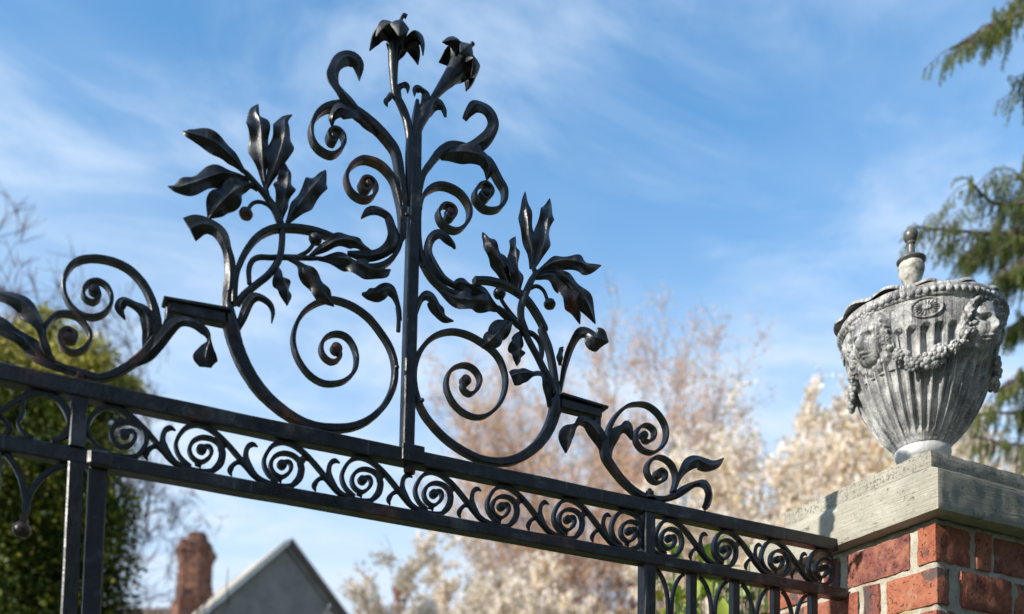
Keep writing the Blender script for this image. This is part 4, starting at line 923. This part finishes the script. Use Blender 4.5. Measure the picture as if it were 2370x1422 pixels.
# white blossom trees
cfgB = dict(levels=4, seg=(8, 6, 5, 4), wander=(.14, .2, .26, .3), lift=(.05, .04, .03, .0), taper=.35, kids=(12, 8, 7), start=(.25, .2, .1), angle=(25, 62), ratio=(.50, .45, .42), rmin=.0065, rratio=.5, len=4.6, rad=.08)
tree('blossom_tree', 'spreading white blossom tree seen below the long lower rail of the gateway', 'tree', foot(1205, 12.5), dict(cfgB, len=3.65, kids=(14, 10, 8)), 21, BLOSSOM, 70, .056, .046, .065,
     trunk=[V3((-.80, .1, .72)), V3((-.58, 0, .80)), V3((-.34, -.2, .95)), V3((-.2, .2, 1)), V3((.05, -.1, 1)), V3((.38, .2, .95)), V3((.68, 0, .8))], barkm=TAN, leaf_name='blossom', keep=lambda u, z: z < 6.25-.95*max(0, -u-1.1)-.1*max(0, u))
tree('blossom_tree', 'taller white blossom tree directly behind the urn and pillar', 'tree', foot(2030, 12.0), dict(cfgB, len=4.8, kids=(15, 10, 8)), 33, BLOSSOM, 56, .056, .046, .065,
     trunk=[V3((-.33, 0, .60)), V3((-.20, .1, .72)), V3((-.09, -.1, .93)), V3((.04, .1, 1.12)), V3((.2, .2, 1.05)), V3((.55, .1, .85)), V3((-.40, -.2, .78)), V3((-.22, -.3, .95)), V3((-.1, .3, 1.05))], barkm=TAN, leaf_name='blossom', keep=lambda u, z: z < 7.5+.52*min(0, u+.6) and u > -3.0)
# bare tree upper left
cfgC = dict(levels=5, seg=(9, 7, 6, 5, 4), wander=(.10, .18, .24, .3, .3), lift=(.03, .05, .05, .04, .02), taper=.35, kids=(16, 9, 7, 5), start=(.25, .2, .1, .1), angle=(18, 48), ratio=(.45, .5, .5, .5), rmin=.0085, rratio=.5, len=5.5, rad=.08)
tree('bare_tree', 'leafless tree with fine purple brown twigs behind the left end of the gateway', 'tree', foot(-50, 11), dict(cfgC, len=6.5, angle=(14, 42), kids=(14, 8, 6, 5), rmin=.0065), 8, None, 0, 0, 0, 0, TWIG,
     trunk=[V3((-.20, .1, 1)), V3((.0, 0, .95)), V3((-.06, .2, 1.0)), V3((.07, .2, .92)), V3((-.12, -.2, .9)), V3((.04, .3, .9))], keep=lambda u, z: u < 1.2-.22*max(0, z-6.2) and z < 9.9)
tree('bare_shrub_tree', 'thin leafless branches poking out beside the dark evergreen, left of the chimney', 'tree', foot(265, 9), dict(cfgC, len=2.7, rad=.035, levels=4, kids=(9, 6, 4)), 12, None, 0, 0, 0, 0, TWIG,
     trunk=[V3((-.1, .1, 1)), V3((.16, 0, 1)), V3((.05, .1, 1))])
def clump_tree(name, label, base, blobs, n, mat, L, w, seed, stems):
    """broadleaf evergreen: leaves set through the volume of many overlapping lobes, denser toward each lobe's skin"""
    R = random.Random(seed); v = []; f = []; o = Vector(base); tot = sum(b[1]**2 for b in blobs)
    for c, r, sq in blobs:
        for k in range(int(n*r*r/tot)):
            d = rnd_unit(R); rr = r*(R.random()**.45)*(1+.38*mnoise.noise(Vector(d)*2.6+Vector(c)))
            q = Vector(c)+Vector((d.x*rr, d.y*rr, d.z*rr*sq)); dr = (d*.5+rnd_unit(R)+Vector((0, 0, -.2))).normalized(); s = dr.cross(rnd_unit(R)).normalized()
            rhomb(q, dr, s, L*R.uniform(.6, 1.35), w*R.uniform(.6, 1.3), v, f)
    root = empty(name, base, label, 'tree'); mesh('foliage', [p-o for p in v], f, mat, root, smooth=False)
    mb = MB()
    for P, r in stems: a, b = tube_geo(P, r, 7, False); mb.add(a, b)
    mesh('trunk', [(p[0]-o.x, p[1]-o.y, p[2]-o.z) for p in mb.v], mb.f, BARK, root, angle=180); return root
def blobs_px(lst, depth): return [(at(x, y, depth+dz), r*depth/FOC, sq) for x, y, r, sq, dz in lst]
D1_ = 7.0; b1 = foot(40, D1_)
bl = blobs_px([(-60, 980, 130, 1, 0), (60, 940, 100, 1, .2), (160, 960, 95, 1, .1), (235, 930, 62, 1, .2), (-40, 1120, 150, 1, -.1), (110, 1090, 130, 1, 0), (215, 1070, 80, 1, .1), (262, 1180, 62, 1.1, 0), (180, 1210, 120, 1, 0), (20, 1270, 150, 1, 0), (245, 1310, 75, 1, 0),
               (140, 1360, 130, 1, .1), (-80, 1400, 170, 1, 0), (240, 1430, 75, 1, .1), (80, 1520, 190, 1, 0), (-120, 1200, 150, 1, .3), (150, 1700, 180, 1, 0), (-60, 1750, 200, 1, .2)], D1_)
clump_tree('evergreen_tree', 'dense dark evergreen behind the lower left posts of the gateway', b1, bl, 52000, DARKLEAF, .048, .026, 3,
           [([b1, b1+V3((.05, .1, 1.2)), b1+V3((0, .2, 2.6)), b1+V3((.1, .1, 4.2))], [.09, .075, .05, .02])])
D2_ = 8.6; b2 = foot(90, D2_)
bl = blobs_px([(30, 830, 90, .9, 0), (120, 800, 75, .9, .2), (200, 850, 80, .9, 0), (-60, 850, 120, 1, .1), (255, 895, 55, .8, 0), (150, 900, 110, 1, 0), (300, 900, 34, .8, 0), (90, 740, 40, .8, .1), (60, 980, 120, 1, 0), (180, 1040, 110, 1, 0), (100, 1250, 160, 1.3, 0), (100, 1600, 150, 1.6, 0)], D2_)
clump_tree('yellowish_tree', 'yellow green leafy tree top catching the sun under the left scrolls', b2, bl, 26000, YELLEAF, .060, .034, 6,
           [([b2, b2+V3((.0, .1, 1.5)), b2+V3((.1, 0, 3.2)), b2+V3((0, .1, 5.0))], [.08, .07, .05, .02])])
# spruce at the right edge
def spruce():
    R = random.Random(17); D = 5.6; base = foot(2640, D); o = Vector(base)
    root = empty('spruce_tree', base, 'drooping green spruce reaching in from the right edge behind the urn', 'tree')
    tr = [base, base+V3((.03, 0, 2.2)), base+V3((0, .03, 4.5)), base+V3((.02, 0, 7.2))]; v, f = tube_geo(catmull(tr, 4), np.linspace(.13, .04, 13), 10, False)
    mesh('trunk', [p-o for p in v], f, BARK, root, angle=180)
    wm = MB(); nv = []; nf = []
    def sprig(p, d, L):
        n = 5; P = [p]; dd = d.normalized()
        for i in range(n): dd = (dd+Vector((0, 0, -.30))+rnd_unit(R)*.10).normalized(); P.append(P[-1]+dd*(L/n))
        v, f = tube_geo(P, [.0028*(1-.6*i/n) for i in range(n+1)], 3, False); wm.add(v, f)
        m = int(L*400)
        for k in range(m):
            t = k/m*n; i = min(n-1, int(t)); q = P[i].lerp(P[i+1], t-i); ax = (P[i+1]-P[i]).normalized(); od = rnd_unit(R); od = (od-ax*od.dot(ax)).normalized()
            dr = (ax*.75+od*.8).normalized(); rhomb(q, dr, dr.cross(rnd_unit(R)).normalized(), R.uniform(.016, .026), .0042, nv, nf)
    def branch(pts, dens, hang, up_=0.0, dz=0.0):
        P = catmull([tuple(at(x, y, D+z+dz)) for x, y, z in pts], 8); P = [Vector(q) for q in P]; n = len(P)
        v, f = tube_geo(P, [.016*(1-.8*i/n)+.002 for i in range(n)], 5, False); wm.add(v, f)
        for i in range(1, n):
            ax = (P[i]-P[i-1]).normalized(); sd = ax.cross(Vector((0, 0, 1))).normalized()
            for k in range(max(3, int(dens*.68))):
                q = P[i-1].lerp(P[i], R.random()); s = R.choice((-1, 1)); fr = i/n
                d = ax*R.uniform(.0, .6)+sd*s*R.uniform(.0, .55)+Vector((0, 0, R.uniform(-1.3, -.1)+up_))
                if k % 3 == 0:                                         # a side twig carrying its own tassels
                    e = q+(sd*s*R.uniform(.1, .32)+ax*R.uniform(-.05, .2)+Vector((0, 0, R.uniform(-.12, .06))))*(1-.5*fr)
                    v, f = tube_geo([q, q.lerp(e, .5)+Vector((0, 0, .02)), e], [.004, .003, .002], 3, False); wm.add(v, f)
                    for z in (.35, .6, .8, 1): sprig(q.lerp(e, z), (e-q)*.8+Vector((0, 0, -.18)), hang*R.uniform(.25, .6)*(1-.4*fr))
                else: sprig(q, d, hang*R.uniform(.3, .85)*(1-.45*fr))
        sprig(P[-1], P[-1]-P[-2], hang*.7)
    B = [([(2640, -160, 0), (2500, -60, -.1), (2400, 10, -.2), (2300, 60, -.2), (2215, 105, -.3)], 6, .26),
         ([(2640, -260, 0), (2480, -150, .2), (2400, -60, .3), (2330, 30, .3)], 7, .26),
         ([(2640, 60, 0), (2500, 130, 0), (2420, 170, 0), (2368, 215, .1)], 6, .24),
         ([(2640, 380, 0), (2480, 460, 0), (2380, 470, -.1), (2300, 470, -.1), (2240, 415, -.2)], 5, .22),
         ([(2640, 330, 0), (2480, 430, .3), (2400, 440, .3), (2350, 400, .3)], 7, .26),
         ([(2640, 430, 0), (2450, 520, 0), (2330, 540, -.1), (2220, 535, -.2), (2120, 525, -.3)], 6, .22),
         ([(2640, 460, 0), (2480, 530, .2), (2370, 545, .2), (2280, 560, .2), (2235, 590, .2)], 9, .30),
         ([(2640, 520, 0), (2480, 580, -.2), (2390, 610, -.3), (2310, 640, -.3)], 9, .30),
         ([(2640, 600, 0), (2480, 680, .1), (2400, 720, .1), (2330, 760, .1)], 8, .28),
         ([(2640, 760, 0), (2480, 820, .1), (2400, 850, .1), (2310, 900, .1)], 8, .26),
         ([(2640, 860, 0), (2480, 920, .2), (2380, 950, .3), (2260, 960, .3)], 7, .26),
         ([(2640, 920, 0), (2480, 1000, .2), (2370, 1030, .3), (2250, 1010, .4)], 7, .24),
         ([(2640, 1000, 0), (2480, 1060, .0), (2380, 1085, .1)], 7, .24)]
    for pts, dn, hg in B: branch(pts, dn, hg)
    for k in range(10):                                            # the far side of the crown, out of frame
        y = -300+k*190; branch([(2640, y, 0), (2760, y+60, .2), (2900, y+110, R.uniform(-.8, .8))], 5, .3)
    mesh('branches', [(p[0]-o.x, p[1]-o.y, p[2]-o.z) for p in wm.v], wm.f, TWIG, root, angle=180)
    mesh('needles', [p-o for p in nv], nf, NEEDLE, root, smooth=False)
spruce()
# leafy shrub behind the picket panel, and another peeping over the cap
def shrub(name, label, base, top_pts, n, seed, L=.062):
    R = random.Random(seed); o = Vector(base); root = empty(name, base, label, 'shrub'); wm = MB(); lv = []; lf = []
    for t in top_pts:
        m = base.lerp(t, .5)+Vector((R.uniform(-.08, .08), R.uniform(-.08, .08), .05)); P = [Vector(q) for q in catmull([tuple(base), tuple(m), tuple(t)], 6)]
        v, f = tube_geo(P, [.008*(1-.7*i/12) for i in range(13)], 5, False); wm.add(v, f)
        for k in range(n):
            i = R.randrange(8, 12); q = P[i].lerp(P[i+1], R.random()); d = (rnd_unit(R)+Vector((0, 0, .25))).normalized(); l = L*R.uniform(.6, 1.2)
            s = d.cross(Vector((0, 0, 1))+rnd_unit(R)*.6).normalized(); nn = s.cross(d); b = len(lv)
            for t_, w_ in ((0, .02), (.25, .75), (.5, 1), (.75, .75), (1, .03)):
                c = q+d*(l*t_)+nn*(-.25*l*t_*t_); w_ = w_*l*.26
                lv += [c-s*w_+nn*w_*.35, c, c+s*w_+nn*w_*.35]
            for j in range(4):
                a = b+j*3; lf += [(a, a+1, a+4, a+3), (a+1, a+2, a+5, a+4)]
    mesh('stems', [(p[0]-o.x, p[1]-o.y, p[2]-o.z) for p in wm.v], wm.f, BARK, root, angle=180); mesh('foliage', [p-o for p in lv], lf, SHRUB, root, angle=60)
R_ = random.Random(5)
shrub('green_shrub', 'bright green broad leaved shrub behind the pickets beside the pillar', foot(1650, 2.9), [at(R_.uniform(1500, 1800), R_.uniform(1250, 1420), R_.uniform(2.5, 3.3)) for x_ in range(60)]+[at(1660, 1240, 2.9), at(1740, 1235, 2.9), at(1580, 1290, 2.8)], 17, 4)

# tall evergreens on the near side of the path, behind the photographer: they shade the gateway's front
for px_, y_, h_, lb in ((-3.6, -4.6, 8.5, 'big dark evergreen behind the photographer, west of the path'), (2.4, -5.2, 9.5, 'big dark evergreen behind the photographer, east of the path'), (8.0, -3.8, 8.0, 'big dark evergreen farther east behind the photographer')):
    bb = V3((px_, y_, 0)); R_ = random.Random(int(h_*10))
    clump_tree('evergreen_tree', lb, bb, [(bb+V3((R_.uniform(-1.6, 1.6), R_.uniform(-1, .8), h_*t)), 2.1-1.1*t, 1.0) for t in (.12, .2, .3, .3, .42, .42, .55, .6, .7, .8, .9)], 11000, DARKLEAF, .26, .17, int(h_*7), [([bb, bb+V3((.1, 0, h_*.5)), bb+V3((0, .1, h_*.95))], [.2, .12, .03])])
# ------------------------------------------------------------------ house
def house():
    D = 30.0; A = at(662, 1257, D); d = V3((math.sin(math.radians(-6)), math.cos(math.radians(-6)), 0)); e = V3((d.y, -d.x, 0)); zz = V3((0, 0, 1))
    def on_wall(px, py):
        r = ray(px, py); o = V3((0, 0, EYE)); t = (A-o).dot(d)/r.dot(d); q = o+r*t; return (q-A).dot(e), (q-A).z
    base = V3((A.x, A.y, 0)); root = empty('country_house', base, 'grey gabled house with tall clustered brick chimney, far off at lower left', 'house')
    Lq = on_wall(465, 1424); Rq = on_wall(786, 1424)
    sl, sr = Lq[1]/Lq[0], Rq[1]/Rq[0]; dl, dr_ = 5.2, 5.2; H = A.z
    a, b = -dl/sl, -dr_/sr; EL = (a, -dl); ER = (b, -dr_)
    def w(s, z, y=0): return A+e*s+zz*z+d*y-base
    GW = mat_simple('grey_render', ((.3, (.165, .150, .138)), (.5, (.23, .21, .195)), (.7, (.30, .27, .25))), 1.5, .95, .4, .02, detail=8)
    RO = mat_simple('sunlit_slate', ((.3, (.34, .31, .27)), (.7, (.48, .44, .39))), 2, .85); RB = mat_simple('brown_roof_tiles', ((.3, (.10, .07, .055)), (.7, (.17, .125, .10))), 6, .9, .5, .03)
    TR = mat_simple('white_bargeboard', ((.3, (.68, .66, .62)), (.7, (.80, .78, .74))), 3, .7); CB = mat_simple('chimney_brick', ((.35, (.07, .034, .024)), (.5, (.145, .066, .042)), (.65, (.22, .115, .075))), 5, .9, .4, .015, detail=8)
    GL = mat_simple('window_glass', ((.3, (.02, .025, .03)), (.7, (.04, .045, .05))), 2, .1); 
    v = []; f = []; back = 7.0
    for y in (0, back):
        v += [w(0, 0, y), w(a-0, -dl, y), w(a, -H, y), w(b, -H, y), w(b, -dr_, y)]
    f = [(0, 1, 2, 3, 4), (9, 8, 7, 6, 5), (1, 6, 7, 2), (3, 8, 9, 4)]
    wall = mesh('wall', v, f, GW, root, smooth=False)
    def slab(p, q, y0, y1, th, name, mat, lift=0):
        n_ = V3((-(q[1]-p[1]), 0, q[0]-p[0])); ln = math.hypot(q[1]-p[1], q[0]-p[0]); ux, uz = -(q[1]-p[1])/ln, (q[0]-p[0])/ln
        if uz < 0: ux, uz = -ux, -uz
        pts = [(p[0]+ux*lift, p[1]+uz*lift), (q[0]+ux*lift, q[1]+uz*lift), (q[0]+ux*(lift+th), q[1]+uz*(lift+th)), (p[0]+ux*(lift+th), p[1]+uz*(lift+th))]
        vv = [w(s, z, y) for y in (y0, y1) for s, z in pts]
        return mesh(name, vv, [(0, 1, 2, 3), (7, 6, 5, 4), (0, 4, 5, 1), (1, 5, 6, 2), (2, 6, 7, 3), (3, 7, 4, 0)], mat, root, smooth=False)
    ext = lambda p, k: (p[0]*k, p[1]*k)
    slab((0, .012), ext(EL, 1.06), -.20, back, .05, 'roof', RO, .01); slab((0, .012), ext(ER, 1.06), -.20, back, .16, 'roof', RB, .01)  # left slope's pale colour stands in for sun on the roof
    slab((0.0, 0), ext(EL, 1.05), -.23, -.02, .07, 'bargeboard', TR, -.07)  # white paints the sunlit verge; the right board stays grey
    slab((0.0, 0), ext(ER, 1.05), -.10, -.02, .10, 'bargeboard', GW, -.11)
    for s0, s1, z0, z1 in ((-.55, 1.15, -4.2, -2.18), (-3.2, -2.0, -7.6, -6.0), (1.6, 2.8, -7.6, -6.0)):
        fr = mesh('window', *box_w(w, s0, s1, z0, z1, -.03, .05), TR if z0 < -5 else GW, root, smooth=False)
        mesh('pane', *box_w(w, s0+.1, s1-.1, z0+.1, z1-.1, -.045, -.031), GL, fr, smooth=False)
    # lower wing to the left, brown tiled roof with its ridge across the view
    q0 = at(-260, 1370, 36); q1 = at(560, 1418, 36); ax = (q1-q0); ax.z = 0; ax.normalize(); nx = V3((ax.y, -ax.x, 0)); zr = at(360, 1408, 36).z
    p0 = V3((q0.x, q0.y, zr)); p1 = V3((q1.x, q1.y, zr)); vv = []
    for p in (p0, p1): vv += [p-base, p+nx*3.4-zz*3.0-base, p-nx*3.4-zz*3.0-base, p+nx*3.2-zz*zr-base, p-nx*3.2-zz*zr-base, p+nx*3.2-zz*2.9-base, p-nx*3.2-zz*2.9-base]
    mesh('wing_roof', [vv[i] for i in (0, 1, 2, 7, 8, 9)], [(0, 1, 4, 3), (0, 3, 5, 2), (0, 2, 1), (3, 4, 5)], RB, root, smooth=False)
    mesh('wing_wall', [vv[i] for i in (5, 3, 4, 6, 12, 10, 11, 13)], [(0, 1, 5, 4), (3, 7, 6, 2), (0, 3, 2, 1), (4, 5, 6, 7)], GW, root, smooth=False)
    # clustered chimney: three octagonal flues on a shouldered base
    def chimney(px, py_top, py_base, py_foot, width_px, depth, n_fl):
        u = depth/FOC; c = at(px, py_top, depth); zt = c.z; zb = at(px, py_base, depth).z; zf = at(px, py_foot, depth).z; wd = width_px*u; rf = wd/(1.55 if n_fl > 1 else 2)/2*1.05
        mb = MB(); offs = [(-.25*wd, .05*wd, -.22), (.0*wd, -.14*wd, 0), (.25*wd, .05*wd, -.26)] if n_fl == 3 else [(0, 0, 0)]
        o2 = V3((c.x, c.y, 0))
        for s, y, dz in offs:
            k = o2+e*s+d*y; prof = [(rf*1.12, zb-.3), (rf*1.12, zb), (rf*.98, zb+.12), (rf*.98, zt-.62+dz), (rf*1.12, zt-.62+dz), (rf*1.12, zt-.52+dz), (rf*1.36, zt-.46+dz), (rf*1.36, zt-.30+dz), (rf*1.06, zt-.24+dz), (rf*.92, zt-.03+dz), (rf*.86, zt+dz), (rf*.6, zt+dz)]
            v, f = lathe_geo(prof, 8, k.x-base.x, k.y-base.y, 0); mb.add(v, f)
        v = []; 
        for sc, z in ((1.30, zf-3), (1.30, zf), (1.12, zb-.35), (1.02, zb-.1)):
            for s, y in ((-1, -1), (1, -1), (1, 1), (-1, 1)): v.append(o2+e*(s*wd/2*sc)+d*(y*wd/2*sc*.8)+zz*z-base)
        f = [(i*4+k, i*4+(k+1) % 4, (i+1)*4+(k+1) % 4, (i+1)*4+k) for i in range(3) for k in range(4)]+[(12, 13, 14, 15)]
        mb.add(v, f); mesh('chimney', mb.v, mb.f, CB, root, smooth=False)
    chimney(456, 1238, 1366, 1400, 68, 33, 3)
    chimney(928, 1338, 1440, 1470, 62, 36, 1)
def box_w(w, s0, s1, z0, z1, y0, y1):
    v = [w(s, z, y) for y in (y0, y1) for s, z in ((s0, z0), (s1, z0), (s1, z1), (s0, z1))]
    return v, [(0, 1, 2, 3), (7, 6, 5, 4), (0, 4, 5, 1), (1, 5, 6, 2), (2, 6, 7, 3), (3, 7, 4, 0)]
house()
